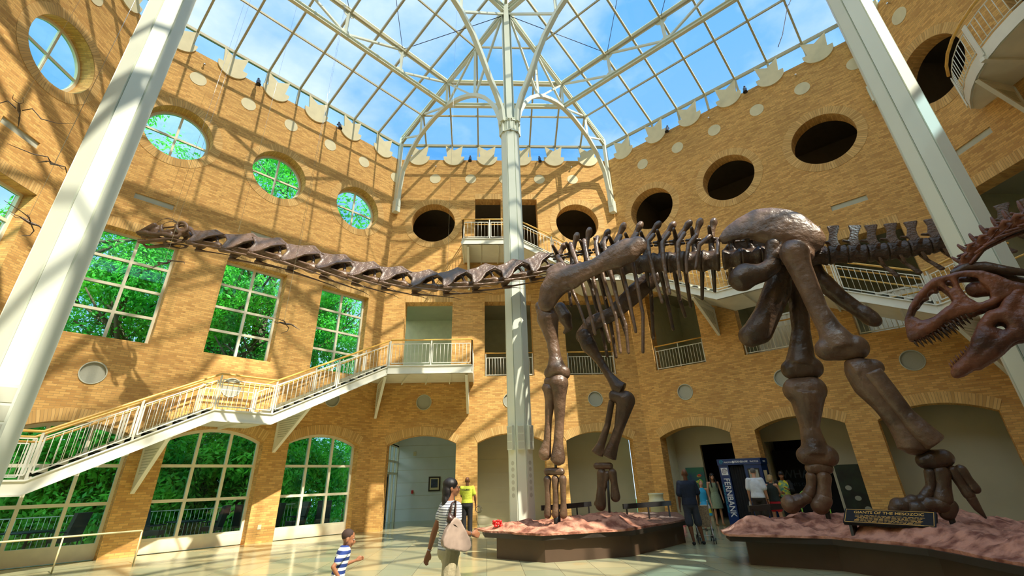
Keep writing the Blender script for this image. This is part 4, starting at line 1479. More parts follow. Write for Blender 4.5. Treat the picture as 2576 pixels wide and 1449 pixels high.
# sacrum
for k in range(4):
    c, f = along(cen, 5.3 + .47 * k)
    y = V((0, 0, 1)).cross(f).normalized(); z = f.cross(y)
    Mx = Matrix((f * .85, y * .95, z * .9)).transposed().to_4x4(); Mx.translation = c
    inst('sacral_vertebra', DV, Mx, saur)

# pelvis
ilp = [(6.33, 10.86, 7.57), (6.53, 10.74, 7.83), (6.82, 10.58, 8.02), (7.22, 10.35, 8.18), (7.58, 10.16, 8.13), (7.9, 9.98, 7.96), (8.14, 9.84, 7.72), (8.29, 9.76, 7.4), (8.38, 9.7, 7.17), (8.4, 9.69, 6.94), (8.3, 9.75, 6.75), (8.13, 9.85, 6.64), (8.0, 9.92, 6.74), (7.96, 9.94, 6.94), (7.81, 10.03, 6.96), (7.55, 10.17, 7.0), (7.37, 10.27, 7.05), (7.21, 10.36, 7.17), (7.01, 10.48, 7.33), (6.7, 10.65, 7.39), (6.4, 10.82, 7.39)]
def ilium(shift, m):
    mb = MB()
    P = [V(p) + BN * shift for p in ilp]
    c = sum(P, V((0, 0, 0))) / len(P)
    # domed plate: middle pushed outwards
    rows = []
    sg = 1 if shift >= 0 else -1
    for k, (f, b) in enumerate(((1, 0), (.8, .10), (.5, .16), (.2, .18))):
        rows.append([c + (p - c) * f + BN * sg * b for p in P])
    back = [[p - BN * sg * .12 for p in r] for r in rows]
    mb.grid([list(r) for r in rows], closed=True)
    mb.face(rows[-1])
    mb.grid([list(r) for r in back], closed=True)
    mb.face(back[-1][::-1])
    mb.grid([rows[0], back[0]], closed=True)
    mb.chain([(*(P[13] - V((0, 0, .0))), .12), (*(P[13] - V((0, 0, .35))), .16)])
    mb.chain([(*P[15], .12), (*(P[16] - V((0, 0, .3))), .17)])
    return melt('ilium', mb, .04, m, saur, 4)
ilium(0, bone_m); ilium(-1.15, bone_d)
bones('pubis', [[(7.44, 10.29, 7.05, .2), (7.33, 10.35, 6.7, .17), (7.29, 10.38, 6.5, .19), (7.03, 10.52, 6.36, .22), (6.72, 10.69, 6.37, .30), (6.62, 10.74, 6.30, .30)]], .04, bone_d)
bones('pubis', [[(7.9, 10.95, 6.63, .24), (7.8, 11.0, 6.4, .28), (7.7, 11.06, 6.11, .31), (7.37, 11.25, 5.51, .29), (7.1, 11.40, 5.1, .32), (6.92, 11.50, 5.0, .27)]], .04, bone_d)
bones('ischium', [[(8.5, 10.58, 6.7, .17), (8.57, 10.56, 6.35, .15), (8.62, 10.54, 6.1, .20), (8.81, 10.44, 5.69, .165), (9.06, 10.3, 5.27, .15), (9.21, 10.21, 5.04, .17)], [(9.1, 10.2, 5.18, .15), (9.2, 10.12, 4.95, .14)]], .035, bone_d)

# limbs
sq = ((3.2, 12.3, 7.2), BN, .45)
SCN = [[(4.42, 11.68, 7.66, .30), (4.15, 11.78, 7.56, .40), (3.9, 11.93, 7.48, .40), (3.5, 12.15, 7.36, .29), (3.26, 12.29, 7.27, .27), (2.9, 12.48, 7.2, .33), (2.65, 12.63, 7.13, .40), (2.3, 12.85, 7.08, .46), (2.1, 12.94, 6.85, .40), (1.95, 13.03, 6.5, .30)], [(2.15, 12.9, 7.4, .22), (2.35, 12.8, 7.5, .20)]]
bones('scapula', [[(x + BN.x * .30, y + BN.y * .30, z - .05, r) for x, y, z, r in c] for c in SCN], .04, sq=((3.2 + BN.x * .3, 12.3 + BN.y * .3, 7.2), BN, .45))
bones('scapula', [[(5.18, 13.05, 7.32, .3), (4.7, 13.32, 6.96, .33), (3.98, 13.73, 6.39, .25), (3.4, 14.05, 6.2, .28), (3.1, 14.2, 5.85, .28)]], .04, bone_d, sq=((4.2, 13.6, 6.6), BN, .4))
bones('coracoid', [[(2.44, 14.24, 6.79, .2), (2.55, 14.18, 6.45, .24), (2.65, 14.13, 6.1, .12), (2.5, 14.2, 5.95, .06)]], .035, bone_d)
bones('humerus', [[(1.80, 13.10, 6.35, .24), (1.84, 13.08, 6.05, .32), (1.88, 13.06, 5.7, .26), (1.93, 13.04, 5.33, .19), (1.97, 13.02, 4.9, .19), (1.98, 13.01, 4.55, .26), (1.98, 13.01, 4.40, .24)], [(1.82, 13.08, 4.44, .17), (2.16, 12.95, 4.42, .18)], [(1.62, 13.2, 6.5, .12), (1.75, 13.12, 6.1, .18)]], .035)
bones('radius', [[(1.62, 13.21, 4.12, .10), (1.79, 13.12, 4.0, .19), (1.76, 13.14, 3.7, .15), (1.69, 13.18, 3.17, .10), (1.63, 13.2, 2.67, .11), (1.55, 13.25, 2.36, .16), (1.46, 13.29, 2.33, .10)]], .03)
bones('ulna', [[(2.10, 12.95, 4.28, .17), (2.01, 12.99, 4.14, .26), (2.01, 12.99, 3.8, .20), (1.97, 13.02, 3.15, .135), (1.90, 13.05, 2.6, .14), (1.87, 13.07, 2.25, .18), (1.84, 13.09, 2.15, .17)], [(1.75, 13.1, 4.22, .12), (2.05, 12.98, 4.2, .2)]], .03)
bones('wrist_bone', [[(1.58, 13.24, 1.93, .09), (1.75, 13.15, 1.93, .095), (1.93, 13.04, 1.92, .09)]], .025)
for x, y in ((1.58, 13.23), (1.77, 13.13), (1.95, 13.03)):
    bones('metacarpal', [[(x, y, 1.74, .10), (x - .01, y, 1.5, .075), (x - .02, y, 1.2, .07), (x - .04, y + .02, .95, .10)]], .022)
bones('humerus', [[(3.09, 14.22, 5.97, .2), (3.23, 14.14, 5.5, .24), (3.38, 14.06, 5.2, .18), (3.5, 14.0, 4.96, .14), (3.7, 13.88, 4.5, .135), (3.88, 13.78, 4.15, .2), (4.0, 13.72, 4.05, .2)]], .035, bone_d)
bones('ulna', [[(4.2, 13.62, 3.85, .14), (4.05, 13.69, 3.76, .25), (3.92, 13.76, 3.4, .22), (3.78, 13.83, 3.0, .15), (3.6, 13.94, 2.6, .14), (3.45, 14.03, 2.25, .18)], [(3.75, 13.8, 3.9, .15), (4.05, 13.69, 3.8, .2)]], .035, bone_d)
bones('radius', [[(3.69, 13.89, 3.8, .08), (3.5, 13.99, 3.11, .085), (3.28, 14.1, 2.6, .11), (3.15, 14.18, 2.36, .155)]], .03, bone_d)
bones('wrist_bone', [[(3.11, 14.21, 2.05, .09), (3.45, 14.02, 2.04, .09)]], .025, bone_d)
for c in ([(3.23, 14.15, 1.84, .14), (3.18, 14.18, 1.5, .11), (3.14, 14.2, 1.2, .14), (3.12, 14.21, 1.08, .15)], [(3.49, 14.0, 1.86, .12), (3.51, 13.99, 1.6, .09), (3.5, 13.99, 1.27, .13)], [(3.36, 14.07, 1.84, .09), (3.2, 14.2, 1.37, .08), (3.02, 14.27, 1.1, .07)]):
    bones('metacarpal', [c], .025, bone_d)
build('support_post', MB().tube([(3.37, 14.06, 1.9), (3.30, 14.11, .55)], .035, 8), black, saur)
build('support_post', MB().tube([(1.76, 13.16, 1.0), (1.76, 13.16, .55)], .09, 10), black, saur)
for p, q in (((1.93, 13.04, 4.5), (1.95, 13.04, 4.1)), ((1.80, 13.1, 2.3), (1.80, 13.12, 1.9)), ((7.82, 9.73, 4.2), (7.98, 9.64, 3.7)), ((7.99, 11.47, 4.1), (7.98, 11.48, 3.5)), ((2.0, 13.4, 7.2), (2.0, 13.4, 7.7))):
    build('joint_rod', MB().tube([p, q], .035, 8), black, saur)

bones('femur', [[(7.50, 9.95, 6.75, .22), (7.58, 9.86, 6.62, .29), (7.59, 9.86, 6.25, .26), (7.63, 9.84, 5.77, .23), (7.67, 9.82, 5.17, .205), (7.75, 9.77, 4.68, .235), (7.8, 9.74, 4.38, .28), (7.82, 9.73, 4.18, .28)], [(7.60, 9.85, 4.2, .2), (8.05, 9.6, 4.18, .22)]], .035)
bones('tibia', [[(7.85, 9.7, 3.62, .24), (8.02, 9.63, 3.66, .26), (8.06, 9.6, 3.36, .29), (8.2, 9.5, 2.95, .23), (8.30, 9.45, 2.55, .21), (8.38, 9.42, 2.25, .23), (8.36, 9.43, 2.08, .2)], [(8.0, 9.62, 3.78, .14), (8.25, 9.5, 3.72, .14)]], .035)
bones('fibula', [[(8.05, 9.40, 3.60, .16), (8.15, 9.33, 3.25, .16), (8.3, 9.25, 2.75, .155), (8.44, 9.16, 2.38, .18), (8.56, 9.10, 2.18, .17)]], .03)
bones('ankle_bone', [[(8.45, 9.38, 1.88, .13), (8.58, 9.31, 1.90, .17), (8.73, 9.22, 1.93, .14)]], .025, bone_d)
def foot(dx, dy, dz, m, flip=False):
    F_ = lambda c: [[(x + dx, y + dy, z + dz, r) for x, y, z, r in k] for k in c]
    bones('metatarsal', F_([[(8.61, 9.29, 1.68, .12), (8.57, 9.31, 1.45, .10), (8.5, 9.35, 1.23, .13)]]), .025, m)
    bones('metatarsal', F_([[(8.46, 9.36, 1.68, .08), (8.41, 9.4, 1.44, .065), (8.29, 9.47, 1.27, .085)]]), .022, m)
    bones('metatarsal', F_([[(8.77, 9.2, 1.7, .08), (8.82, 9.18, 1.45, .065), (8.86, 9.16, 1.30, .08)]]), .022, m)
    bones('metatarsal', F_([[(8.88, 9.14, 1.71, .08), (8.92, 9.12, 1.55, .065), (8.96, 9.1, 1.40, .075)]]), .022, m)
    bones('toe', F_([[(8.24, 9.49, 1.22, .085), (8.17, 9.53, 1.21, .06), (8.10, 9.57, 1.2, .095), (8.02, 9.62, 1.18, .07), (7.9, 9.69, 1.10, .13), (7.84, 9.72, 1.04, .11)]]), .022, m)
    bones('toe', F_([[(8.45, 9.37, 1.14, .12), (8.37, 9.42, 1.16, .08), (8.30, 9.46, 1.15, .12), (8.22, 9.50, 1.12, .085), (8.11, 9.56, 1.07, .135), (8.05, 9.59, 1.01, .11)]]), .022, m)
    bones('toe', F_([[(8.56, 9.32, 1.12, .10), (8.5, 9.38, 1.0, .10)]]), .022, m)
    bones('claw', F_([[(8.87, 9.15, 1.24, .065), (8.90, 9.14, 1.08, .05), (8.95, 9.11, .93, .018)]]), .016, m)
foot(0, 0, 0, bone_d)
bones('femur', [[(8.43, 11.23, 6.75, .24), (8.35, 11.27, 5.9, .21), (8.22, 11.34, 5.1, .21), (8.1, 11.41, 4.55, .25), (8.0, 11.46, 4.2, .28)], [(7.8, 11.55, 4.12, .2), (8.2, 11.36, 4.12, .22)]], .035, bone_d)
bones('tibia', [[(7.80, 11.57, 3.6, .26), (8.1, 11.42, 3.6, .26)], [(7.96, 11.49, 3.5, .33), (7.9, 11.52, 3.14, .27), (7.84, 11.56, 2.73, .21), (7.83, 11.56, 2.35, .23), (7.81, 11.57, 2.12, .26)], [(7.62, 11.66, 2.1, .17), (8.0, 11.47, 2.08, .2)]], .035)
bones('ankle_bone', [[(7.66, 11.66, 1.83, .12), (7.8, 11.58, 1.85, .14), (7.94, 11.5, 1.82, .12)]], .025)
for c in ([(7.62, 11.68, 1.64, .1), (7.58, 11.7, 1.46, .08), (7.5, 11.75, 1.29, .11)], [(7.84, 11.56, 1.63, .13), (7.8, 11.58, 1.45, .11), (7.75, 11.61, 1.26, .13)]):
    bones('metatarsal', [c], .025)
for c in ([(7.45, 11.78, 1.22, .11), (7.37, 11.82, 1.18, .075), (7.29, 11.87, 1.15, .12), (7.21, 11.91, 1.12, .085), (7.12, 11.96, 1.08, .16)], [(7.72, 11.62, 1.17, .14), (7.63, 11.68, 1.05, .15)]):
    bones('toe', [c], .025)
for p in ((8.52, 9.35), (7.72, 11.62)):
    build('support_post', MB().tube([(p[0], p[1], 1.1), (p[0], p[1], .6)], .05, 8), black, saur)

# tail
mb = MB()
mb.lathe((0, 0, 0), [(.02, -.5), (.86, -.5), (.95, -.42), (.80, -.15), (.80, .15), (.95, .42), (.86, .5), (.02, .5)], 18, axis=V((1, 0, 0)))
CV = bake(mb, .06, 2, .5, bone_d, name='tail_vertebra')
mb = MB()
mb.prism([(-.30, 0, .75), (.30, 0, .75), (.18, 0, 1.4), (.20, 0, 2.1), (.42, 0, 2.9), (.42, 0, 3.1), (-.36, 0, 3.15), (-.26, 0, 2.4), (-.42, 0, 1.5)], V((0, 1, 0)), .34)
mb.chain([(-.3, 0, 1.3, .16), (-.75, .12, 1.5, .10)]); mb.chain([(-.3, 0, 1.3, .16), (-.75, -.12, 1.5, .10)])
mb.chain([(0, 1.6, .35, .10), (0, .8, .3, .16), (0, 0, .5, .2), (0, -.8, .3, .16), (0, -1.6, .35, .10)])
SV = bake(mb, .07, 3, .5, bone_m, name='tail_spine')
mb = MB()
mb.chain([(0, .4, -.7, .12), (.15, .1, -1.3, .14), (.5, 0, -2.0, .17), (.75, 0, -2.5, .2)]); mb.chain([(0, -.4, -.7, .12), (.15, -.1, -1.3, .14)])
HV = bake(mb, .07, 3, .5, bone_m, name='chevron')
tail = [(8.45, 10.28, 6.72), (9.01, 9.98, 6.63), (9.35, 9.79, 6.55), (9.69, 9.6, 6.51), (10.03, 9.41, 6.48), (10.35, 9.23, 6.46), (10.75, 8.98, 6.45), (11.2, 8.5, 6.42), (11.7, 7.9, 6.42), (12.3, 6.9, 6.7), (12.7, 5.7, 7.6), (12.7, 4.5, 9.2), (12.2, 3.9, 11.2), (11.5, 4.6, 13.3), (10.9, 6.4, 15.0), (10.3, 8.3, 15.8), (9.75, 9.0, 15.5), (9.44, 9.0, 14.9), (9.2, 9.0, 14.5), (8.98, 9.0, 13.97), (8.7, 9.0, 13.3), (8.37, 9.0, 12.69)]
TL = sum((V(tail[i + 1]) - V(tail[i])).length for i in range(len(tail) - 1))
s = 0.05
k = 0
while s < TL - .05:
    f_ = s / TL
    r = max(.018, .27 * (1 - f_ * 1.9)) if f_ < .45 else max(.012, .045 * (1 - (f_ - .45) / .62))
    L = .40 if f_ < .3 else .34
    c, f = along(tail, s)
    y = V((0, 0, 1)).cross(f).normalized(); z = f.cross(y)
    Mx = Matrix((f * L * .94, y * r, z * r)).transposed().to_4x4(); Mx.translation = c
    inst('tail_vertebra', CV, Mx, saur)
    if r > .06:
        Mx = Matrix((f * .34, y * r, z * r)).transposed().to_4x4(); Mx.translation = c
        inst('tail_spine', SV, Mx, saur)
        if k > 2:
            Mx = Matrix((f * .34, y * r, z * r * 1.05)).transposed().to_4x4(); Mx.translation = c
            inst('chevron', HV, Mx, saur)
    s += L
    k += 1
# suspension wires for neck and head
for i, (x, y, z, top_) in enumerate(((-5.95, 13.46, 8.6, 20.4), (-1.25, 13.83, 8.0, 20.6), (-10.0, 13.2, 9.4, 20.0), (-7.9, 13.3, 9.1, 20.2))):
    build('suspension_wire', MB().tube([(x, y, z), (x, y, top_)], .004, 5), steel, saur)

# ------------------------------------------------------------------ rock-topped pedestals
def hrock(x, y, amp, seed):
    p = V((x * .9 + seed, y * .9, seed * .3))
    n = mnoise.fractal(p, .9, 2.1, 5)
    r = 1 - abs(mnoise.noise(V((x * 1.6 + seed, y * 3.2, 1.7))))
    tt = abs(mnoise.noise(V((x * 3.1 + seed, y * 6.5, 4.2)))) + .5 * abs(mnoise.noise(V((x * 7.0, y * 12.0 + seed, 8.2))))
    return amp * (.42 + .50 * n + .22 * r * r) - .10 * tt
def poly_dist(p, poly):
    d = 1e9
    for i in range(len(poly)):
        a, b = V(poly[i]), V(poly[(i + 1) % len(poly)])
        ab = b - a
        t = max(0, min(1, (V(p) - a).dot(ab) / ab.length_squared))
        d = min(d, (V(p) - (a + ab * t)).length)
    return d
def pedestal(name, lab, base, top, ztop, rocks, seed):
    c = V((sum(p[0] for p in base) / len(base), sum(p[1] for p in base) / len(base), 0))
    t = thing(name, lab, 'pedestal', c, 'rock-topped pedestals')
    mb = MB()
    mb.face([(x, y, .0) for x, y in base][::-1]); mb.face([(x, y, ztop - .1) for x, y in base])
    for i in range(len(base)):
        a, b = base[i], base[(i + 1) % len(base)]
        mb.face([(a[0], a[1], 0), (b[0], b[1], 0), (b[0], b[1], ztop - .1), (a[0], a[1], ztop - .1)])
    build('base', mb, base_m, t)
    mb = MB()
    mb.face([(x, y, ztop - .1) for x, y in top][::-1]); mb.face([(x, y, ztop) for x, y in top])
    for i in range(len(top)):
        a, b = top[i], top[(i + 1) % len(top)]
        mb.face([(a[0], a[1], ztop - .1), (b[0], b[1], ztop - .1), (b[0], b[1], ztop), (a[0], a[1], ztop)])
    build('table_edge', mb, base_e, t)
    for nm, poly, amp, m in rocks:
        bp = []
        for i in range(len(poly)):
            a, b = V(poly[i]), V(poly[(i + 1) % len(poly)])
            n = max(1, int((b - a).length / .12))
            for k in range(n):
                q = a.lerp(b, k / n)
                w = mnoise.noise(V((q.x * 1.7 + seed, q.y * 1.7, 3.1))) * .10
                q = q + (c.xy - q).normalized() * (.03 + w)
                bp.append(q)
        vs = list(bp)
        nb = len(bp)
        xs = [p[0] for p in poly]; ys = [p[1] for p in poly]
        pl_ = [(p.x, p.y) for p in bp]
        x = min(xs)
        while x < max(xs):
            y = min(ys)
            while y < max(ys):
                q = (x + random.uniform(-.02, .02), y + random.uniform(-.02, .02))
                if inside(q, pl_) and poly_dist(q, poly) > .09:
                    vs.append(V(q))
                y += .085
            x += .085
        r = delaunay_2d_cdt(vs, [(k, (k + 1) % nb) for k in range(nb)], [], 1, 1e-5)
        P = []
        for v in r[0]:
            d = poly_dist(v, poly)
            e = min(1, d / .55)
            e = e * e * (3 - 2 * e)
            P.append(V((v.x, v.y, ztop + .035 + .03 * abs(mnoise.noise(V((v.x * 4, v.y * 4, seed)))) + max(0, hrock(v.x, v.y, amp, seed)) * e)))
        mb = MB()
        mb.v = [tuple(p) for p in P]
        for f in r[2]:
            a, b, d_ = (P[i] for i in f)
            ff = tuple(f) if ((b - a).cross(d_ - a)).z > 0 else tuple(reversed(f))
            mb.f.append(ff); mb.uv.append(None); mb.mi.append(0); mb.sm.append(True)
        for i in range(nb):
            a, b = P[i], P[(i + 1) % nb]
            mb.face([a, b, V((b.x, b.y, ztop)), V((a.x, a.y, ztop))])
        build(nm, mb, m, t)
    return t
brown_g = mat('brown_gravel', (0.30, 0.16, 0.11), 0.95, c2=(0.16, 0.08, 0.055), nscale=14, bump=0.6, bscale=40)
p1b = [(.25, 13.6), (1.36, 12.66), (3.53, 13.13), (5.73, 15.3), (6.5, 18.1), (4.7, 18.4), (3.1, 15.95), (1.9, 14.62), (.35, 14.55)]
p1t = [(-.12, 14.62), (-.05, 13.6), (1.28, 12.5), (3.65, 12.98), (5.95, 15.3), (6.75, 18.3), (4.5, 18.6), (2.95, 16.1), (1.80, 14.70)]
ped1 = pedestal('rock_pedestal', 'brown pedestal topped with pink rock under the forelegs by the middle column', p1b, p1t, .56,
    [('rock_top', [(-.35, 14.5), (-.12, 13.7), (1.25, 12.42), (3.6, 12.92), (4.7, 14.0), (4.3, 15.1), (3.1, 15.3), (1.80, 14.68)], .34, rock),
     ('gravel_top', [(4.7, 14.0), (5.9, 15.3), (6.7, 18.25), (4.6, 18.5), (3.05, 16.0), (3.1, 15.3), (4.3, 15.1)], .08, brown_g)], 2.3)
p2b = [(5.75, 11.75), (5.62, 11.45), (6.9, 10.4), (7.45, 8.7), (7.2, 6.9), (6.9, 5.2), (8.6, 4.4), (12.5, 4.6), (13.2, 7.0), (12.3, 10.4), (10.2, 12.0), (8.6, 12.9), (6.7, 12.6)]
p2t = [(5.4, 11.9), (5.18, 11.25), (6.72, 10.2), (7.22, 8.6), (6.98, 6.9), (6.65, 5.0), (8.5, 4.1), (12.7, 4.3), (13.5, 7.0), (12.5, 10.6), (10.3, 12.3), (8.6, 13.2), (6.6, 12.9)]
ped2 = pedestal('rock_pedestal', 'large dark brown pedestal topped with red rock under the hind legs at right', p2b, p2t, .56,
    [('rock_top', [(5.3, 12.0), (5.05, 11.2), (6.7, 10.22), (7.25, 8.6), (7.0, 6.9), (6.7, 5.05), (8.5, 4.2), (12.6, 4.4), (13.4, 7.0), (12.4, 10.5), (10.3, 12.2), (8.6, 13.1), (6.6, 12.85)], .36, rock)], 7.1)

gold = mat('gold_lettering', (0.75, 0.42, 0.08), 0.4)
plq = thing('plaque', 'black plaque with gold lettering Giants of the Mesozoic on the red rock', 'sign', (7.3, 9.4, .6))
BL, BR = V((6.87, 9.95, .86)), V((7.68, 8.78, .84))
rx = (BR - BL).normalized()
TL_ = V((7.10, 10.10, 1.08))
uy = (TL_ - BL); uy = (uy - rx * uy.dot(rx)); hgt = uy.length; uy.normalize()
wid = (BR - BL).length
nz = rx.cross(uy)
mb = MB(); mb.obox(BL + rx * wid / 2 + uy * hgt / 2 - nz * .03, rx * wid / 2, uy * hgt / 2, nz * .03); build('plate', mb, blackm, plq)
mb = MB()
for a, b in (((.03, .02), (wid - .03, .02)), ((wid - .03, .02), (wid - .03, hgt - .02)), ((wid - .03, hgt - .02), (.03, hgt - .02)), ((.03, hgt - .02), (.03, .02))):
    mb.beam(BL + rx * a[0] + uy * a[1] + nz * .002, BL + rx * b[0] + uy * b[1] + nz * .002, .008, .006, up=nz)
build('gold_border', mb, gold, plq)
text('Giants of the Mesozoic'.upper(), .088, BL + rx * wid * .5 + uy * (hgt - .115) + nz * .003, rx, uy, gold, plq, 'title', .002, 'CENTER', 1.0)
rl = random.Random(3)
mb = MB()
for k in range(7):
    x = .18 + rl.uniform(0, .06)
    while x < wid - .22:
        w_ = rl.uniform(.03, .09)
        mb.beam(BL + rx * x + uy * (hgt - .16 - k * .028) + nz * .002, BL + rx * (x + w_) + uy * (hgt - .16 - k * .028) + nz * .002, .009, .003, up=nz)
        x += w_ + .018
build('small_text', mb, gold, plq)
mb = MB(); mb.prism([BL + rx * .1 - nz * .06, BL + rx * .1 + uy * hgt * .9 - nz * .06, V((*(BL + rx * .1 + uy * hgt * .9).xy, .60)), V((*(BL + rx * .1).xy, .60))], rx, .05)
mb.prism([BR - rx * .1 - nz * .06, BR - rx * .1 + uy * hgt * .9 - nz * .06, V((*(BR - rx * .1 + uy * hgt * .9).xy, .60)), V((*(BR - rx * .1).xy, .60))], rx, .05)
build('stand', mb, black, plq)

def lean_rail(lab, pts, z0, z1, n=3):
    t = thing('guard_rail', lab, 'railing', (pts[0][0], pts[0][1], z0), 'black guard rails on the pedestals')
    P = [V((x, y, z1)) for x, y in pts]
    mb = MB()
    for a, b in zip(P, P[1:]): mb.beam(a, b, .05, .13)
    build('rail', mb, black, t)
    for k in range(n):
        f = .06 + .88 * k / (n - 1)
        q, _ = along([tuple(p) for p in P], f * sum((b - a).length for a, b in zip(P, P[1:])))
        build('post', MB().beam(V((q.x, q.y, z0)), V((q.x, q.y, z1)), .05, .04), black, t)
lean_rail('black guard rail between the two raised forefeet', [(1.55, 14.75), (2.3, 15.2), (3.25, 16.2)], .58, 1.02, 4)
lean_rail('short curved black guard rail on the brown gravel before the bin', [(3.95, 15.0), (4.75, 15.5), (5.75, 16.1)], .60, .98, 3)
lean_rail('black guard rail before the people at the photo booth', [(6.35, 12.45), (7.1, 12.85), (7.9, 13.0)], .60, .98, 3)
mb = MB()
for k in range(9):
    a = k * .7
    mb.ball((.28 + .09 * math.cos(a), 13.72 + .06 * math.sin(a), .70 + .05 * (k % 3)), (.055, .045, .035), 6, 4)
red = mat('red_plastic', (0.75, 0.03, 0.03), 0.4)
single('red_toy', mb, red, 'small red plastic toy on the left tip of the pink rock', 'toy', loc=(.28, 13.72, .72))

# ------------------------------------------------------------------ theropod with open jaws
ther = thing('theropod_skeleton', 'reddish-brown meat-eating dinosaur skeleton with open toothed jaws entering from the right', 'dinosaur skeleton', (9.5, 5.2, .62))
TH = V((.7, -.714, 0)); TN = V((.714, .7, 0))
def TP(s, z, o=0.0):
    q = V((7.12, 7.12, 0)) + TH * (s * 1.5) + TN * o
    return V((q.x, q.y, 1.75 + (z - 1.75) * 1.5))
def tc(ch, o=0.0, k=1.5): return [(*TP(s, z, o), r * k) for s, z, r in ch]
mb = MB()
for o in (-.17, .17):
    def oo(s): return o * (.45 + .55 * min(1, max(0, (s + .1) / .5)))
    for ch in ([(-.05, 3.06, .045), (.03, 3.09, .06), (.12, 3.13, .062), (.22, 3.18, .052), (.33, 3.25, .05), (.45, 3.255, .042), (.56, 3.235, .035), (.67, 3.26, .035), (.75, 3.30, .032), (.83, 3.34, .035)],
               [(-.06, 3.10, .03), (-.035, 3.24, .028), (.05, 3.37, .03), (.14, 3.46, .036), (.25, 3.55, .036), (.33, 3.59, .042), (.42, 3.60, .03), (.5, 3.61, .03), (.58, 3.60, .035), (.68, 3.56, .042), (.76, 3.48, .048), (.83, 3.39, .05), (.93, 3.33, .045)],
               [(-.01, 3.12, .04), (.03, 3.22, .04), (.05, 3.17, .05)],
               [(.35, 3.57, .028), (.40, 3.45, .022), (.42, 3.33, .032), (.39, 3.29, .045)], [(.0, 3.13, .05), (.10, 3.165, .045), (.20, 3.195, .03)], [(.30, 3.20, .04), (.42, 3.225, .04), (.5, 3.22, .035)], [(.68, 3.50, .04), (.74, 3.36, .045), (.80, 3.30, .04)], [(.47, 3.60, .028), (.465, 3.46, .026), (.48, 3.34, .032), (.52, 3.27, .04)],
               [(.72, 3.52, .04), (.72, 3.40, .035), (.70, 3.30, .035)]):
        mb.chain([(*TP(s, z, oo(s)), r * 1.6) for s, z, r in ch], 8)
for s in (0.0, .1, .2, .3, .4, .5, .6, .7, .8):
    z = 3.3 + .95 * s - .8 * s * s if s < .4 else 3.6 - max(0, s - .62) * 1.0
    mb.chain([(*TP(s, z, -.13 * min(1, .5 + s)), .035), (*TP(s, z, .13 * min(1, .5 + s)), .035)], 6)
mb.chain([(*TP(.60, 3.44, 0), .13), (*TP(.72, 3.42, 0), .12)])
ther_skull = melt('skull', mb, .024, bone_r, ther, 2)
mb = MB()
for o in (-.15, .15):
    for ch in ([(.17, 2.63, .04), (.21, 2.66, .055), (.29, 2.71, .06), (.38, 2.79, .062), (.46, 2.88, .072), (.53, 2.95, .07)], [(.35, 2.70, .05), (.48, 2.78, .06), (.60, 2.87, .06)], [(.74, 2.92, .06), (.84, 3.02, .07), (.90, 3.18, .07)],
               [(.46, 2.90, .07), (.53, 3.04, .05), (.62, 3.12, .055), (.71, 3.12, .065), (.76, 3.04, .07), (.74, 2.95, .06), (.66, 2.90, .055), (.56, 2.86, .06), (.46, 2.86, .06)],
               [(.72, 3.12, .06), (.79, 3.22, .06), (.86, 3.30, .05), (.93, 3.32, .04)], [(.55, 2.93, .04), (.60, 2.96, .035)]):
        mb.chain([(*TP(s, z, o * (.35 + .65 * min(1, (s - .1) / .5))), r * 1.8) for s, z, r in ch], 8)
ther_jaw = melt('lower_jaw', mb, .024, bone_r, ther, 2)
for o in (-1, 1):
    mb = MB()
    for k in range(15):
        f = k / 14
        s, z = lerp(-.05, .46, f), lerp(3.015, 3.215, f)
        L = (.055 + .035 * math.sin(f * 3.1)) * (1 + .25 * (k % 2))
        a = TP(s, z, o * .17 * (.45 + .55 * min(1, (s + .1) / .5)))
        b = a + (TH * .35 - V((0, 0, 1))) * L * 1.5
        mb.tube([a, a.lerp(b, .6), b], [.022, .016, .003], 6)
    build('upper_teeth', mb, tooth_m, ther_skull)
    mb = MB()
    for k in range(11):
        f = k / 10
        s, z = lerp(.16, .42, f), lerp(2.69, 2.88, f)
        a = TP(s, z, o * .13 * (.35 + .65 * min(1, (s - .1) / .5)))
        b = a + (V((0, 0, 1)) - TH * .25) * (.075 + .02 * (k % 2))
        mb.tube([a, a.lerp(b, .6), b], [.018, .013, .003], 6)
    build('lower_teeth', mb, bone_r, ther_jaw)
mb = MB()
mb.chain([(-.12, 0, 0, .085), (.12, 0, 0, .10)])
mb.chain([(0, 0, .08, .06), (.03, 0, .22, .045), (.06, 0, .30, .03)])
for s in (-1, 1): mb.chain([(0, s * .05, .05, .05), (.10, s * .15, .10, .04), (.18, s * .17, .05, .03)]); mb.chain([(-.1, s * .05, .08, .04), (-.2, s * .1, .14, .03)])
TV = bake(mb, .022, 2, .5, bone_r, name='neck_vertebra')
npath = [(.62, 3.74), (.70, 3.84), (.80, 3.90), (.90, 3.945), (1.0, 3.985), (1.1, 4.01), (1.22, 4.05), (1.36, 4.06), (1.5, 4.04), (1.65, 4.0)]
for i, q in enumerate(npath):
    p = TP(*q); a = TP(*npath[max(0, i - 1)]); b = TP(*npath[min(len(npath) - 1, i + 1)])
    f = (b - a).normalized(); y = V((0, 0, 1)).cross(f).normalized(); z = f.cross(y)
    k = .62 + .07 * i
    Mx = Matrix((f * .72, y * k, z * k)).transposed().to_4x4(); Mx.translation = p
    inst('neck_vertebra', TV, Mx, ther)
    for s in (-1, 1):
        mb = MB()
        q0 = p + y * s * .12 * k - z * .06
        mb.chain([(*q0, .03), (*(q0 + f * .45 - z * (.12 + .03 * (i % 2)) * k), .020), (*(q0 + f * (.95 + .1 * (i % 3)) - z * .22 * k), .008)], 6)
        melt('cervical_rib', mb, .016, bone_r, ther, 1)
mb = MB()
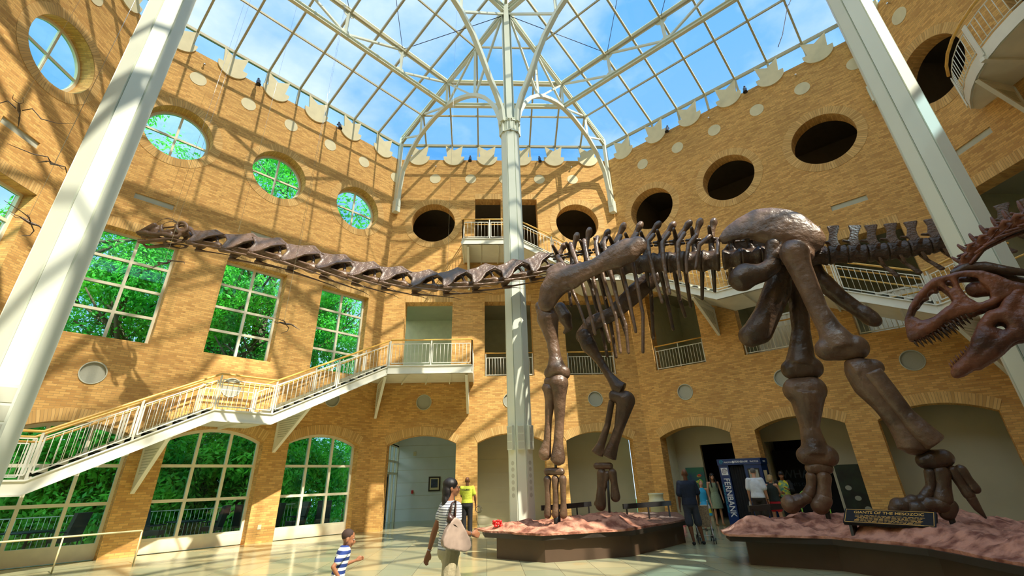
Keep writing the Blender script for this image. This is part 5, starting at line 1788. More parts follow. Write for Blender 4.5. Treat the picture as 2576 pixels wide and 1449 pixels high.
mb.chain([(*TP(.50, 3.66, -.05), .06), (*TP(.62, 3.69, 0), .09), (*TP(.75, 3.66, .05), .10), (*TP(.88, 3.58, .05), .08), (*TP(1.05, 3.5, .08), .05)])
mb.chain([(*TP(.72, 3.60, .2), .07), (*TP(.90, 3.50, .25), .09), (*TP(1.1, 3.38, .25), .07)])
melt('neck_frill_bone', mb, .03, bone_d, ther, 2)
# trunk and stand of the theropod lie beyond the right edge of the view
bk = [TP(1.65, 4.0), TP(1.8, 3.9), TP(2.0, 3.8), TP(2.25, 3.75), TP(2.5, 3.8)]
melt('backbone', MB().chain([(*p, .13) for p in bk]), .03, bone_r, ther, 2)
for q in (TP(1.7, 3.9), TP(2.3, 3.7)):
    build('support_post', MB().tube([q, V((q.x, q.y, .62))], .05, 8), black, ther)

# ------------------------------------------------------------------ small winged reptile skeletons hanging on the left
def flyer(lab, p, span, yaw, roll):
    p = V(p)
    t = thing('flying_reptile_skeleton', lab, 'reptile skeleton', p, 'small flying reptile skeletons on wires')
    R_ = Matrix.Rotation(yaw, 3, 'Z') @ Matrix.Rotation(roll, 3, 'Y')
    W = lambda x, y, z: p + R_ @ V((x, y, z)) * span
    mb = MB(); mb.chain([(*W(-.10, 0, 0), .022), (*W(.08, 0, .01), .035), (*W(.18, 0, .05), .018), (*W(.26, 0, .04), .014)], 8); melt('body', mb, .012, bone_d, t, 1)
    mb = MB(); mb.chain([(*W(.26, 0, .04), .022), (*W(.34, 0, .02), .016), (*W(.50, 0, -.02), .006)], 8); melt('skull', mb, .010, bone_d, t, 1)
    for s in (-1, 1):
        mb = MB(); mb.tube([W(.06, s * .04, .02), W(-.02, s * .16, .06), W(.10, s * .30, .0), W(.04, s * .55, -.05), W(-.16, s * .80, -.12)], [.014, .012, .012, .008, .004], 6); build('wing', mb, bone_d, t)
        mb = MB(); mb.tube([W(-.1, s * .02, 0), W(-.18, s * .07, -.04), W(-.28, s * .06, -.03)], [.009, .007, .004], 5); build('leg', mb, bone_d, t)
    build('wire', MB().tube([p, V((p.x, p.y, 20.2))], .004, 4), steel, t)
flyer('small dark flying reptile skeleton at the left edge near the top window', (-10.9, 8.7, 9.9), 1.3, 2.2, .3)
flyer('small dark flying reptile skeleton beside the left column over the wall slot', (-9.6, 8.8, 8.35), 1.15, 2.9, -.3)
flyer('small dark flying reptile skeleton before the left edge window corner', (-9.7, 8.9, 6.95), 1.1, .6, .5)
flyer('small flying reptile skeleton below the jaw of the long-necked skeleton', (-8.9, 12.0, 7.4), 1.2, 1.2, -.5)
flyer('small pale flying reptile skeleton beside the second left window', (-5.3, 11.9, 5.6), .9, .2, .3)

# ------------------------------------------------------------------ people
def skinm(name, c): return mat(name, c, .55, c2=tuple(x * .92 for x in c), nscale=6)
sk_dark = skinm('skin_dark', (0.14, 0.055, 0.025))
sk_mid = skinm('skin_brown', (0.36, 0.15, 0.07))
sk_lt = skinm('skin_light', (0.62, 0.32, 0.19))
hair_b = mat('hair_black', (0.012, 0.009, 0.009), .5, c2=(.006, .005, .005), nscale=30)
hair_s = mat('hair_short', (0.05, 0.025, 0.018), .8)
hair_g = mat('hair_grey', (0.16, 0.14, 0.12), .7)
hair_l = mat('hair_blonde', (0.45, 0.30, 0.13), .6)
eye_w = mat('eye_white', (.8, .8, .78), .3)
lipm = mat('lips', (.30, .09, .07), .5)

def cloth(name, c, **k): return mat(name, c, .85, c2=tuple(x * .82 for x in c), nscale=9, bump=.25, bscale=18, **k)
def striped(name, a, b, scale, ratio=.5):
    m = bpy.data.materials.new(name); m.use_nodes = True
    t = m.node_tree; bs = t.nodes['Principled BSDF']; bs.inputs['Roughness'].default_value = .85
    co = t.nodes.new('ShaderNodeTexCoord'); sp = t.nodes.new('ShaderNodeSeparateXYZ')
    t.links.new(co.outputs['Object'], sp.inputs[0])
    mu = t.nodes.new('ShaderNodeMath'); mu.operation = 'MULTIPLY'; mu.inputs[1].default_value = scale
    fr = t.nodes.new('ShaderNodeMath'); fr.operation = 'FRACT'
    gt = t.nodes.new('ShaderNodeMath'); gt.operation = 'GREATER_THAN'; gt.inputs[1].default_value = ratio
    mxx = t.nodes.new('ShaderNodeMixRGB'); mxx.inputs[1].default_value = col4(a); mxx.inputs[2].default_value = col4(b)
    t.links.new(sp.outputs[2], mu.inputs[0]); t.links.new(mu.outputs[0], fr.inputs[0]); t.links.new(fr.outputs[0], gt.inputs[0])
    t.links.new(gt.outputs[0], mxx.inputs[0]); t.links.new(mxx.outputs[0], bs.inputs['Base Color'])
    return m

BASEJ = dict(head=(0, .02, 1.635), neck=(0, 0, 1.47), chest=(0, 0, 1.30), pelvis=(0, 0, .96),
    shL=(-.185, 0, 1.42), shR=(.185, 0, 1.42), elL=(-.235, -.01, 1.13), elR=(.235, -.01, 1.13), wrL=(-.25, .06, .88), wrR=(.25, .06, .88),
    hpL=(-.09, 0, .93), hpR=(.09, 0, .93), knL=(-.10, .02, .50), knR=(.10, .02, .50), anL=(-.11, -.02, .08), anR=(.11, -.02, .08))

class Person:
    def __init__(s, label, loc, yaw, H, skin, pose=None, w=1.0, child=False, headturn=0.0, headtilt=0.0, vox=.011):
        s.t = thing('person', label, 'person', loc)
        s.k = H / 1.80
        s.R = Matrix.Rotation(yaw, 3, 'Z')
        s.o = V(loc)
        s.J = {a: V(b) for a, b in BASEJ.items()}
        for a, b in (pose or {}).items(): s.J[a] = V(b)
        if 'chest' not in (pose or {}): s.J['chest'] = s.J['pelvis'].lerp(s.J['neck'], .667)
        s.skin = skin; s.w = w; s.vox = vox
        s.hs = 1.28 if child else 1.0
        s.ht = headturn; s.tilt = headtilt
    def W(s, p): return s.o + s.R @ (V(p) * s.k)
    def ch(s, mb, pts, n=10): mb.chain([(*s.W(p[:3]), p[3] * s.k) for p in pts], n)
    def ell(s, mb, c, r, n=14):
        m0 = MB(); m0.ball((0, 0, 0), r, n, 9)
        i0 = len(mb.v)
        mb.v += [tuple(s.W(V(c) + V(q))) for q in m0.v]
        mb.f += [tuple(i0 + k for k in f) for f in m0.f]; mb.uv += m0.uv; mb.mi += m0.mi; mb.sm += m0.sm
    def hell(s, mb, c, r, n=14):
        """ellipsoid in head space (turned and tilted)"""
        m0 = MB(); m0.ball((0, 0, 0), r, n, 9)
        Rh = Matrix.Rotation(s.ht, 3, 'Z') @ Matrix.Rotation(s.tilt, 3, 'X')
        i0 = len(mb.v)
        mb.v += [tuple(s.W(s.J['head'] + Rh @ ((V(c) + V(q)) * s.hs))) for q in m0.v]
        mb.f += [tuple(i0 + k for k in f) for f in m0.f]; mb.uv += m0.uv; mb.mi += m0.mi; mb.sm += m0.sm
    def hp(s, c):
        Rh = Matrix.Rotation(s.ht, 3, 'Z') @ Matrix.Rotation(s.tilt, 3, 'X')
        return s.W(s.J['head'] + Rh @ (V(c) * s.hs))
    def hand(s, mb, sd, curl=.5):
        w = s.J['wr' + sd]; e = s.J['el' + sd]
        d = (w - e).normalized()
        x = d.cross(V((0, 1, 0)) if abs(d.y) < .8 else V((0, 0, 1))).normalized()
        n = d.cross(x).normalized()
        if n.y > 0 and abs(d.y) < .8: pass
        sg = -1 if sd == 'L' else 1
        pal = w + d * .055
        s.ch(mb, [(*(w), .026), (*(w + d * .03), .028)])
        for k in (-1, 0, 1): s.ch(mb, [(*(w + d * .03 + n * k * .010), .022), (*(w + d * .085 + n * k * .022), .017)], 8)
        for k, L in enumerate((.062, .072, .068, .052)):
            b = w + d * .095 + n * (-.030 + .020 * k)
            c = x * (-.012 if sd == 'L' else .012)
            q1 = b + d * L * .5 - c * curl
            q2 = q1 + d * L * (.45 - .3 * curl) - c * 3 * curl
            s.ch(mb, [(*b, .0105), (*q1, .0098), (*q2, .0085)], 7)
        th = w + d * .035 - n * .03
        s.ch(mb, [(*th, .014), (*(th + d * .03 - n * .018), .0115), (*(th + d * .058 - n * .022), .0095)], 7)
    def body(s, arms=True, legs=True):
        J = s.J; mb = MB(); w = s.w
        h = s.hs
        hd = J['head']
        s.hell(mb, (0, -.012, .035), (.076, .095, .088)); s.hell(mb, (0, .018, -.02), (.062, .078, .085)); s.hell(mb, (0, .052, -.075), (.034, .032, .028))
        s.hell(mb, (0, .098, -.015), (.013, .020, .026), 8); s.hell(mb, (0, .108, -.030), (.017, .013, .011), 8)
        for q in (-1, 1):
            s.hell(mb, (q * .078, -.008, -.012), (.009, .020, .032), 8)
            s.hell(mb, (q * .032, .075, .025), (.022, .014, .010), 8)
            s.hell(mb, (q * .036, .07, -.03), (.020, .018, .022), 8)
        s.hell(mb, (0, .088, -.055), (.022, .012, .008), 8)
        s.ch(mb, [(*(hd + V((0, -.02, -.05))), .052), (*J['neck'], .056), (*(J['neck'] - V((0, 0, .06))), .07)])
        c, p = J['chest'], J['pelvis']
        s.ell(mb, c, (.155 * w, .10 * w, .18)); s.ell(mb, (c + p) / 2, (.135 * w, .095 * w, .17)); s.ell(mb, p, (.155 * w, .105 * w, .12))
        for sd in 'LR':
            a, b, q = J['sh' + sd], J['el' + sd], J['wr' + sd]
            s.ch(mb, [(*J['neck'] - V((0, 0, .05)), .05), (*a, .055 * w)])
            s.ch(mb, [(*a, .052 * w), (*a.lerp(b, .4), .046 * w), (*b, .038 * w), (*b.lerp(q, .3), .038 * w), (*q, .025)])
            s.hand(mb, sd)
            a, b, q = J['hp' + sd], J['kn' + sd], J['an' + sd]
            s.ch(mb, [(*a, .088 * w), (*a.lerp(b, .5), .072 * w), (*b, .052 * w), (*b.lerp(q, .3), .054 * w), (*b.lerp(q, .7), .038 * w), (*q, .034)])
            s.ch(mb, [(*(q - V((0, .02, .035))), .032), (*(q + V((0, .11, -.05))), .026)])
        melt('body', mb, s.vox, s.skin, s.t, 2, .5)
        # eyes and lips
        mb = MB()
        for q in (-1, 1): s.hell(mb, (q * .031, .083, .008), (.012, .008, .007), 8)
        build('eyes', mb, eye_w, s.t)
        mb = MB()
        for q in (-1, 1): s.hell(mb, (q * .031, .091, .008), (.005, .003, .005), 6); s.hell(mb, (q * .033, .090, .034), (.017, .004, .003), 8)
        build('pupils_and_brows', mb, hair_b, s.t)
        mb = MB(); s.hell(mb, (0, .098, -.055), (.019, .006, .0055), 8); build('lips', mb, lipm, s.t)
    def part(s, name, mb, m, it=3, vox=None, label=None):
        o = melt(name, mb, vox or s.vox, m, s.t, it, .5)
        if label: o['label'] = label
        return o
    def loft(s, mb, rings, n=20):
        rows = []
        for (x, y, z, a, b) in rings:
            rows.append([s.W((x + a * math.cos(2 * math.pi * k / n), y + b * math.sin(2 * math.pi * k / n), z)) for k in range(n)])
        mb.grid(rows, closed=True, cap=True)
    def shirt(s, m, hem=.90, sleeve=.55, loose=1.0, name='shirt', neck=1.485, sl_r=.066, nosleeve=False):
        J = s.J; w = s.w * loose; mb = MB()
        p, c = J['pelvis'], J['chest']
        def cx(z):
            f = (z - .96) / (1.42 - .96)
            t = p.lerp(J['neck'] * 1, max(0, min(1, f)))
            return (t.x, t.y)
        R = [(hem, .175, .125), (hem + .06, .17, .12), (1.08, .158, .112), (1.2, .168, .12), (1.32, .185, .125), (1.40, .19, .115), (1.445, .15, .09), (neck, .07, .068)]
        if nosleeve: R[-3] = (1.40, .165, .105); R[-2] = (1.445, .12, .08)
        s.loft(mb, [(cx(z)[0], cx(z)[1], z, a * w, b * w) for z, a, b in R])
        if not nosleeve:
            for sd in 'LR':
                a, b = J['sh' + sd], J['el' + sd]
                if sleeve <= 1: s.ch(mb, [(*(a - V((a.x * .35, 0, -.005))), .062), (*a, .068 * s.w), (*a.lerp(b, sleeve), sl_r * s.w)])
                else: s.ch(mb, [(*(a - V((a.x * .35, 0, 0))), .062), (*a, .066 * s.w), (*b, .056 * s.w), (*b.lerp(J['wr' + sd], sleeve - 1), .045)])
        return s.part(name, mb, m)
    def trousers(s, m, to=1.0, name='trousers', top=1.0, flare=1.0):
        J = s.J; w = s.w; mb = MB(); p = J['pelvis']
        s.loft(mb, [(p.x, p.y, top, .155 * w, .115 * w), (p.x, p.y, top - .08, .17 * w, .125 * w), (p.x, p.y, .88, .172 * w, .128 * w), (p.x, p.y, .82, .15 * w, .10 * w)])
        for sd in 'LR':
            a, b, q = J['hp' + sd], J['kn' + sd], J['an' + sd]
            if to <= 1.0:
                e = b if to < .62 else b.lerp(q, (to - .5) * 2 * .97)
                pts = [(*a, .10 * w), (*a.lerp(b, .5), .088 * w)]
                if to < .5: pts.append((*a.lerp(b, to * 2), .092 * w * flare))
                else:
                    pts.append((*b, .072 * w * flare)); pts.append((*b.lerp(q, min(.97, (to - .5) * 2)), .066 * w * flare))
                s.ch(mb, pts, 12)
        return s.part(name, mb, m)
    def shoes(s, m, name='shoe'):
        for sd in 'LR':
            q = s.J['an' + sd]; mb = MB()
            s.ch(mb, [(*(q - V((0, .03, .035))), .040), (*(q + V((0, .06, -.045))), .036), (*(q + V((0, .13, -.05))), .033)])
            melt(name, mb, .012, m, s.t, 1)

khaki = cloth('khaki_cloth', (.50, .43, .27))
navy = cloth('navy_cloth', (.012, .022, .05))
# woman walking in the foreground, face in profile to the right
wm = Person('woman with long black hair, glasses and striped top walking right with a beige shoulder bag', (-.50, 7.15, 0), math.radians(-62), 1.84, sk_mid,
    dict(shL=(-.17, .0, 1.41), shR=(.17, .02, 1.41), elL=(-.23, -.10, 1.15), wrL=(-.27, -.16, .90), elR=(.23, .0, 1.14), wrR=(.20, .22, 1.10),
         knL=(-.09, .16, .52), anL=(-.09, .06, .12), knR=(.09, -.05, .50), anR=(.09, -.32, .16)), w=1.08, headturn=math.radians(-18), vox=.009)
wm.body()
stripes = striped('striped_top', (.80, .80, .82), (.12, .13, .17), 36, .68)
wm.shirt(stripes, hem=.93, sleeve=.45)
wm.trousers(khaki, 1.0, flare=1.1)
wm.shoes(blackm)
mb = MB()
wm.hell(mb, (0, -.02, .045), (.092, .105, .088)); wm.hell(mb, (0, -.06, -.04), (.088, .07, .12)); wm.hell(mb, (0, -.085, -.15), (.085, .045, .11))
wm.hell(mb, (0, -.09, -.22), (.07, .035, .07)); wm.hell(mb, (-.07, -.02, -.06), (.022, .05, .10))
wm.part('hair', mb, hair_b, 2, .010)
mb = MB()
for q in (-1, 1):
    c0 = wm.hp((q * .034, .105, .008))
    mb.tube([wm.hp((q * .034 + .024 * math.cos(a), .104, .008 + .014 * math.sin(a))) for a in [k * math.pi / 6 for k in range(13)]], .002, 5)
    mb.tube([wm.hp((q * .058, .104, .012)), wm.hp((q * .082, -.01, .008))], .002, 5)
mb.tube([wm.hp((-.010, .106, .010)), wm.hp((.010, .106, .010))], .002, 5)
build('glasses', mb, black, wm.t)
mb = MB()
for sd, w_ in (('L', wm.J['wrL']), ('R', wm.J['wrR'])):
    e_ = wm.J['el' + sd]; d = (w_ - e_).normalized(); a = d.orthogonal().normalized(); b = d.cross(a)
    c0 = w_ - d * .015
    mb.tube([wm.W(c0 + (a * math.cos(t) + b * math.sin(t)) * .030) for t in [k * math.pi / 6 for k in range(13)]], .004, 5)
build('bracelet', mb, steel, wm.t)
# shoulder bag
bagm = mat('bag_canvas', (.46, .34, .27), .7, c2=(.34, .25, .20), nscale=12)
bagd = mat('bag_leather', (.06, .028, .02), .35)
bq = wm.W((.235, -.13, 1.10))
bag = thing('shoulder_bag', 'beige canvas handbag with dark brown handles hanging from the womans right shoulder', 'handbag', bq)
def BW(x, y, z): return wm.W((x, y, z))
mb = MB()
mb.prism([BW(.25, y_, z_) for y_, z_ in ((-.05, 1.31), (-.10, 1.27), (-.17, 1.16), (-.21, 1.06), (-.20, 1.00), (-.14, .965), (0, .935), (.10, .915), (.16, .93), (.185, .98), (.17, 1.05), (.10, 1.16), (.02, 1.28))], wm.R @ V((1, 0, 0)), .10)
melt('bag_body', mb, .012, bagm, bag, 8)
mb = MB()
rows = [[BW(.245 + b * 1.1 * math.sin(t), -.05 + a * math.cos(t), z - .05 * math.cos(t)) for t in [2 * math.pi * k / 20 for k in range(20)]] for z, a, b in ((1.21, .10, .052), (1.31, .07, .03))]
mb.grid(rows, closed=True, cap=True); build('leather_top', mb, bagd, bag)
mb = MB()
for o in (-.012, .02):
    mb.tube([BW(.26 + o, -.05, 1.27), BW(.235 + o, -.03, 1.38), BW(.19 + o, -.01, 1.49), BW(.20 + o, -.06, 1.46), BW(.24 + o, -.13, 1.27)], .011, 7)
build('handle', mb, bagd, bag)

# boy running
by = Person('small boy in blue and white striped shirt and khaki shorts running to the right', (-1.90, 7.2, 0), math.radians(-70), 1.25, sk_mid,
    dict(head=(0, .10, 1.585), neck=(0, .05, 1.43), chest=(0, .03, 1.26), pelvis=(0, -.03, .90), shL=(-.17, .04, 1.38), shR=(.17, .05, 1.38), elL=(-.24, .02, 1.12), wrL=(-.20, .30, 1.20), elR=(.25, -.14, 1.18), wrR=(.24, .02, .96),
         hpL=(-.09, -.03, .88), hpR=(.09, -.03, .88), knL=(-.09, .16, .54), anL=(-.09, -.02, .20), knR=(.09, -.06, .50), anR=(.09, -.28, .16)), w=1.02, child=True, headturn=math.radians(-8), headtilt=-.25, vox=.008)
by.body()
bst = striped('boy_stripes', (.02, .05, .24), (.85, .86, .90), 15, .55)
by.shirt(bst, hem=.86, sleeve=.62, loose=1.05)
by.trousers(khaki, .42, 'shorts', top=.95, flare=1.1)
by.shoes(blackm)
mb = MB(); by.hell(mb, (0, -.022, .045), (.080, .096, .086)); by.part('hair', mb, hair_s, 1, .009)

# security guard seen from behind
gd = Person('security guard in yellow shirt and black trousers standing with back turned by the back arch', (-.70, 18.8, 0), math.radians(-6), 1.94, sk_dark,
    dict(elR=(.27, -.01, 1.14), wrR=(.28, .05, .93), anL=(-.10, -.02, .08), knL=(-.10, .02, .5), elL=(-.2, .10, 1.18), wrL=(-.05, .22, 1.15)), w=1.08)
gd.body()
yel = cloth('yellow_shirt', (.50, .56, .05))
gd.shirt(yel, hem=.97, sleeve=.6, loose=1.03)
gd.trousers(cloth('black_trousers', (.012, .012, .014)), 1.0, flare=1.1)
gd.shoes(blackm)
text('SECURITY', .078, gd.W((-.165, -.137, 1.345)), gd.R @ V((1, 0, 0)), V((0, 0, 1)), black, gd.t, 'shirt_lettering', .004, xs=.88)
mb = MB()
R_ = gd.W((.29, .06, .85))
for k in range(3):
    mb.tube([R_ + V((.07 + (.09 + .01 * k) * math.cos(a) + .02 * k, .01 * k, -.08 + (.09 + .012 * k) * math.sin(a))) for a in [j * math.pi / 8 for j in range(17)]], .006, 6)
mb.tube([R_ + V((.0, 0, -.1)), R_ + V((.02, -.02, -.4)), R_ + V((.16, -.05, -.72)), R_ + V((.20, -.06, -.83)), R_ + V((.05, -.1, -.84)), R_ + V((-.03, -.12, -.80))], .006, 6)
single('cable_coil', mb, black, 'coiled black cable hanging from the security guards right hand', 'cable', loc=R_)

# man with the pushchair
mn = Person('man in navy shirt and dark blue shorts with his back turned beside a pushchair', (5.82, 14.75, 0), math.radians(-12), 1.96, sk_dark,
    dict(elR=(.26, .06, 1.16), wrR=(.27, .22, .98), anR=(.20, .06, .08), knR=(.14, .06, .5), anL=(-.06, -.05, .08), knL=(-.09, .0, .5)), w=1.08)
mn.body(); mn.shirt(navy, hem=.90, sleeve=.85, loose=1.08, sl_r=.078)
mn.trousers(cloth('slate_shorts', (.035, .045, .07)), .52, 'shorts', flare=1.35); mn.shoes(blackm)
st = thing('pushchair', 'folding grey pushchair with checked seat in front of the man in navy', 'pushchair', (6.25, 15.1, 0))
alu = mat('grey_tube', (.42, .43, .45), .3, metal=.7)
for s in (-.2, .2):
    o = V((6.3, 15.2, 0)); a_ = V((.92, -.38, 0)) * s
    build('frame', MB().tube([o + a_ + V((.12, .35, .08)), o + a_ + V((0, 0, .6)), o + a_ + V((-.15, -.38, 1.08))], .014, 8), alu, st)
    build('frame', MB().tube([o + a_ + V((-.12, -.35, .08)), o + a_ + V((.02, .08, .62))], .014, 8), alu, st)
    for q in (V((.12, .35, .08)), V((-.12, -.35, .08))):
        mb = MB()
        for e_ in (-.03, .03): mb.lathe(o + a_ + q + V((.92, -.38, 0)) * e_, [(.02, -.012), (.075, -.012), (.08, 0), (.075, .012), (.02, .012)], 16, axis=V((.92, -.38, 0)))
        build('wheel', mb, black, st)
o = V((6.3, 15.2, 0)); a_ = V((.92, -.38, 0)) * .2
mb = MB(); mb.face([o - a_ + V((-.10, -.25, .95)), o + a_ + V((-.10, -.25, .95)), o + a_ + V((0, .0, .38)), o - a_ + V((0, .0, .38))]); mb.face([o - a_ + V((0, 0, .38)), o + a_ + V((0, 0, .38)), o + a_ + V((.1, .28, .42)), o - a_ + V((.1, .28, .42))])
build('seat', mb, mat('seat_cloth', (.55, .45, .33), .8, c2=(.25, .2, .18), nscale=30), st)
build('axle', MB().tube([o - a_ * 1.1 + V((-.12, -.35, .2)), o + a_ * 1.1 + V((-.12, -.35, .2))], .01, 6), alu, st)
build('axle', MB().tube([o - a_ * 1.1 + V((.06, .2, .3)), o + a_ * 1.1 + V((.06, .2, .3))], .01, 6), alu, st)

# two figures before the dark doorway
gl_ = Person('girl in blue, white and yellow dress with a green hairband beside the booth', (7.75, 18.3, 0), math.radians(175), 1.62, sk_lt, w=.85, child=False)
gl_.body(); cy_ = mat('cyan_cloth', (.03, .40, .72), .8)
gl_.shirt(cy_, hem=.98, nosleeve=True, name='dress_top')
mb = MB(); gl_.loft(mb, [(0, 0, 1.0, .14, .11), (0, 0, .80, .20, .16), (0, 0, .60, .23, .19), (0, 0, .5, .24, .2)])
bands = bpy.data.materials.new('banded_skirt'); bands.use_nodes = True
t_ = bands.node_tree; co_ = t_.nodes.new('ShaderNodeTexCoord'); sp_ = t_.nodes.new('ShaderNodeSeparateXYZ'); rp_ = t_.nodes.new('ShaderNodeValToRGB')
t_.links.new(co_.outputs['Object'], sp_.inputs[0]); t_.links.new(sp_.outputs[2], rp_.inputs[0]); t_.links.new(rp_.outputs[0], t_.nodes['Principled BSDF'].inputs['Base Color'])
rp_.color_ramp.interpolation = 'CONSTANT'
rp_.color_ramp.elements[0].color = (.03, .40, .72, 1); rp_.color_ramp.elements[1].position = .73; rp_.color_ramp.elements[1].color = (.03, .40, .72, 1)
e_ = rp_.color_ramp.elements.new(.49); e_.color = (.72, .68, .04, 1); e_ = rp_.color_ramp.elements.new(.62); e_.color = (.75, .78, .78, 1)
gl_.part('skirt', mb, bands, 1)
mb = MB(); gl_.hell(mb, (0, -.025, .04), (.085, .098, .09)); gl_.hell(mb, (0, -.07, -.08), (.07, .05, .12)); gl_.part('hair', mb, hair_s, 1)
mb = MB(); mb.tube([gl_.hp((.086 * math.cos(a), .01, .02 + .115 * math.sin(a))) for a in [k * math.pi / 10 for k in range(11)]], .014, 6); build('hairband', mb, mat('lime_plastic', (.35, .75, .05), .4), gl_.t)
gl_.shoes(blackm)
dw = Person('young woman with long dark hair in sage green sundress looking down by the booth', (8.85, 19.75, 0), math.radians(170), 1.84, sk_lt, dict(head=(0, .06, 1.64)), w=.9, headtilt=-.45)
dw.body(); sage = mat('sage_cloth', (.22, .29, .18), .85, c2=(.30, .36, .25), nscale=40)
dw.shirt(sage, hem=1.0, nosleeve=True, name='dress_top', neck=1.40)
mb = MB(); dw.loft(mb, [(0, 0, 1.12, .135, .105), (0, 0, .95, .18, .14), (0, 0, .75, .21, .17), (0, 0, .56, .225, .18)]); dw.part('skirt', mb, sage, 1)
mb = MB(); dw.hell(mb, (0, -.02, .04), (.086, .10, .09)); dw.hell(mb, (0, -.06, -.08), (.08, .06, .13))
for q in (-1, 1): dw.ch(mb, [(q * .08, .05, 1.60, .03), (q * .095, .09, 1.45, .028), (q * .09, .12, 1.28, .018)])
dw.part('hair', mb, hair_b, 1)
dw.shoes(mat('sandal', (.25, .14, .05), .6), 'sandal')

# three people at the booth
pm = Person('man in white polo shirt and dark shorts bending his head before the photo booth', (9.05, 16.95, 0), math.radians(-35), 1.96, sk_lt, dict(head=(0, .13, 1.63), neck=(0, .06, 1.46), anL=(-.10, -.02, .08)), w=1.1, headtilt=-.5)
pm.body(); pm.shirt(cloth('white_polo', (.82, .86, .92)), hem=.93, sleeve=.75, loose=1.06, sl_r=.076)
pm.trousers(cloth('brown_shorts', (.035, .025, .02)), .50, 'shorts', flare=1.3); pm.shoes(blackm)
mb = MB(); pm.hell(mb, (0, -.03, .04), (.083, .094, .088)); pm.part('hair', mb, hair_g, 1)
mb = MB(); mb.tube([pm.W(pm.J['wrR'] + V((.034 * math.cos(a), .034 * math.sin(a), .0))) for a in [k * math.pi / 6 for k in range(13)]], .012, 6); build('wristwatch', mb, black, pm.t)
mb = MB(); mb.obox(pm.W((-.27, .1, .76)), V((.05, 0, 0)), V((0, .01, 0)), V((0.02, 0, .08))); build('leaflet', mb, eye_w, pm.t)
tw = Person('blonde woman in dark tank top and red shorts beside the man in white polo', (9.62, 17.05, 0), math.radians(-50), 1.74, sk_lt, dict(head=(0, .12, 1.63), neck=(0, .05, 1.46), elR=(.22, .12, 1.18), wrR=(.12, .33, 1.12)), w=1.08, headtilt=-.5)
tw.body(); tw.shirt(cloth('dark_tank', (.018, .028, .022)), hem=.92, nosleeve=True, loose=1.08)
tw.trousers(cloth('red_shorts', (.62, .02, .04)), .26, 'shorts', flare=1.2); tw.shoes(blackm)
mb = MB(); tw.hell(mb, (0, -.02, .04), (.092, .10, .092)); tw.hell(mb, (0, -.06, -.05), (.085, .055, .09)); tw.part('hair', mb, hair_l, 1)
yb = Person('dark haired person in yellow top and black jacket looking down at the booth', (10.25, 17.35, 0), math.radians(150), 1.84, sk_mid, dict(head=(0, .10, 1.63), elL=(-.24, .08, 1.17), wrL=(-.10, .26, 1.22), elR=(.24, .06, 1.16), wrR=(.12, .26, 1.12)), headtilt=-.5)
yb.body(); yb.shirt(mat('yellow_top', (.80, .72, .03), .8, c2=(.10, .35, .25), nscale=9, contrast=.1), hem=.92, nosleeve=True, loose=1.02)
mb = MB()
for sd in 'LR':
    a, b, q = yb.J['sh' + sd], yb.J['el' + sd], yb.J['wr' + sd]
    yb.ch(mb, [(*a, .072), (*b, .06), (*b.lerp(q, .6), .05)]); yb.ch(mb, [(a.x * .9, -.02, 1.40, .06), (a.x * .85, -.03, 1.0, .07)])
yb.part('jacket', mb, blackm, 2)
yb.trousers(cloth('black_jeans', (.012, .012, .016)), 1.0); yb.shoes(blackm)
mb = MB(); yb.hell(mb, (0, -.02, .045), (.086, .10, .09)); yb.part('hair', mb, hair_b, 1)

# ------------------------------------------------------------------ photo booth
bo = V((8.92, 19.12, 0)); bd = V((.707, -.707, 0)); bn = V((-.707, -.707, 0))
booth = thing('photo_booth', 'dark blue photo booth with FERNBANK lettering standing between the right arches', 'photo booth', bo + bd * .77 - bn * .4)
bblue = mat('booth_blue', (.008, .035, .16), .3)
bwht = mat('booth_lettering', (.80, .84, .90), .5)
cyn = mat('booth_cyan', (.02, .42, .60), .5)
Wd, Dp, Ht = 1.53, .78, 2.27
def BP(a, z, o=0.0): return bo + bd * a + bn * o + V((0, 0, z))
def bbox(mb, a0, a1, z0, z1, o0, o1):
    mb.obox((BP(a0, z0, o0) + BP(a1, z1, o1)) / 2, bd * (a1 - a0) / 2, bn * abs(o1 - o0) / 2, V((0, 0, (z1 - z0) / 2)))
mb = MB()
bbox(mb, 0, .36, 0, 2.06, 0, -Dp); bbox(mb, .36, .93, 0, .12, 0, -Dp); bbox(mb, .93, Wd, 0, 2.06, 0, -Dp); bbox(mb, .36, .93, .12, 2.06, -Dp + .05, -Dp)
build('cabinet', mb, bblue, booth)
mb = MB(); bbox(mb, -.02, Wd + .02, 2.06, Ht, .02, -Dp - .02); build('header', mb, bblue, booth)
mb = MB(); rows = []
for z in (.16, 2.02):
    rows.append([BP(.38 + .53 * k / 24, z, -.08 + .03 * math.sin(k * 1.6)) for k in range(25)])
mb.grid(rows); build('curtain', mb, blackm, booth)
mb = MB(); bbox(mb, 1.03, 1.43, 1.35, 1.92, .012, 0); scf = build('screen_frame', mb, black, booth)
mb = MB(); bbox(mb, 1.07, 1.39, 1.39, 1.88, .016, .01); build('screen', mb, greyd, scf)
mb = MB(); bbox(mb, Wd + .0, Wd + .012, 1.45, 1.85, -.15, -.5); build('poster', mb, cream, booth)
text('FERNBANK', .30, BP(.11, 1.62, .006), V((0, 0, -1)), bd, bwht, booth, 'side_lettering', .003, xs=.86)
text('MUSEUM OF NATURAL HISTORY', .065, BP(.03, 1.40, .006), V((0, 0, -1)), bd, cyn, booth, 'small_lettering', .003)
text('FERNBANK', .10, BP(.62, 2.13, .024), bd, V((0, 0, 1)), bwht, booth, 'header_lettering', .003)
text('PHOTOS', .075, BP(.24, 2.13, .024), bd, V((0, 0, 1)), bwht, booth, 'header_lettering', .003)
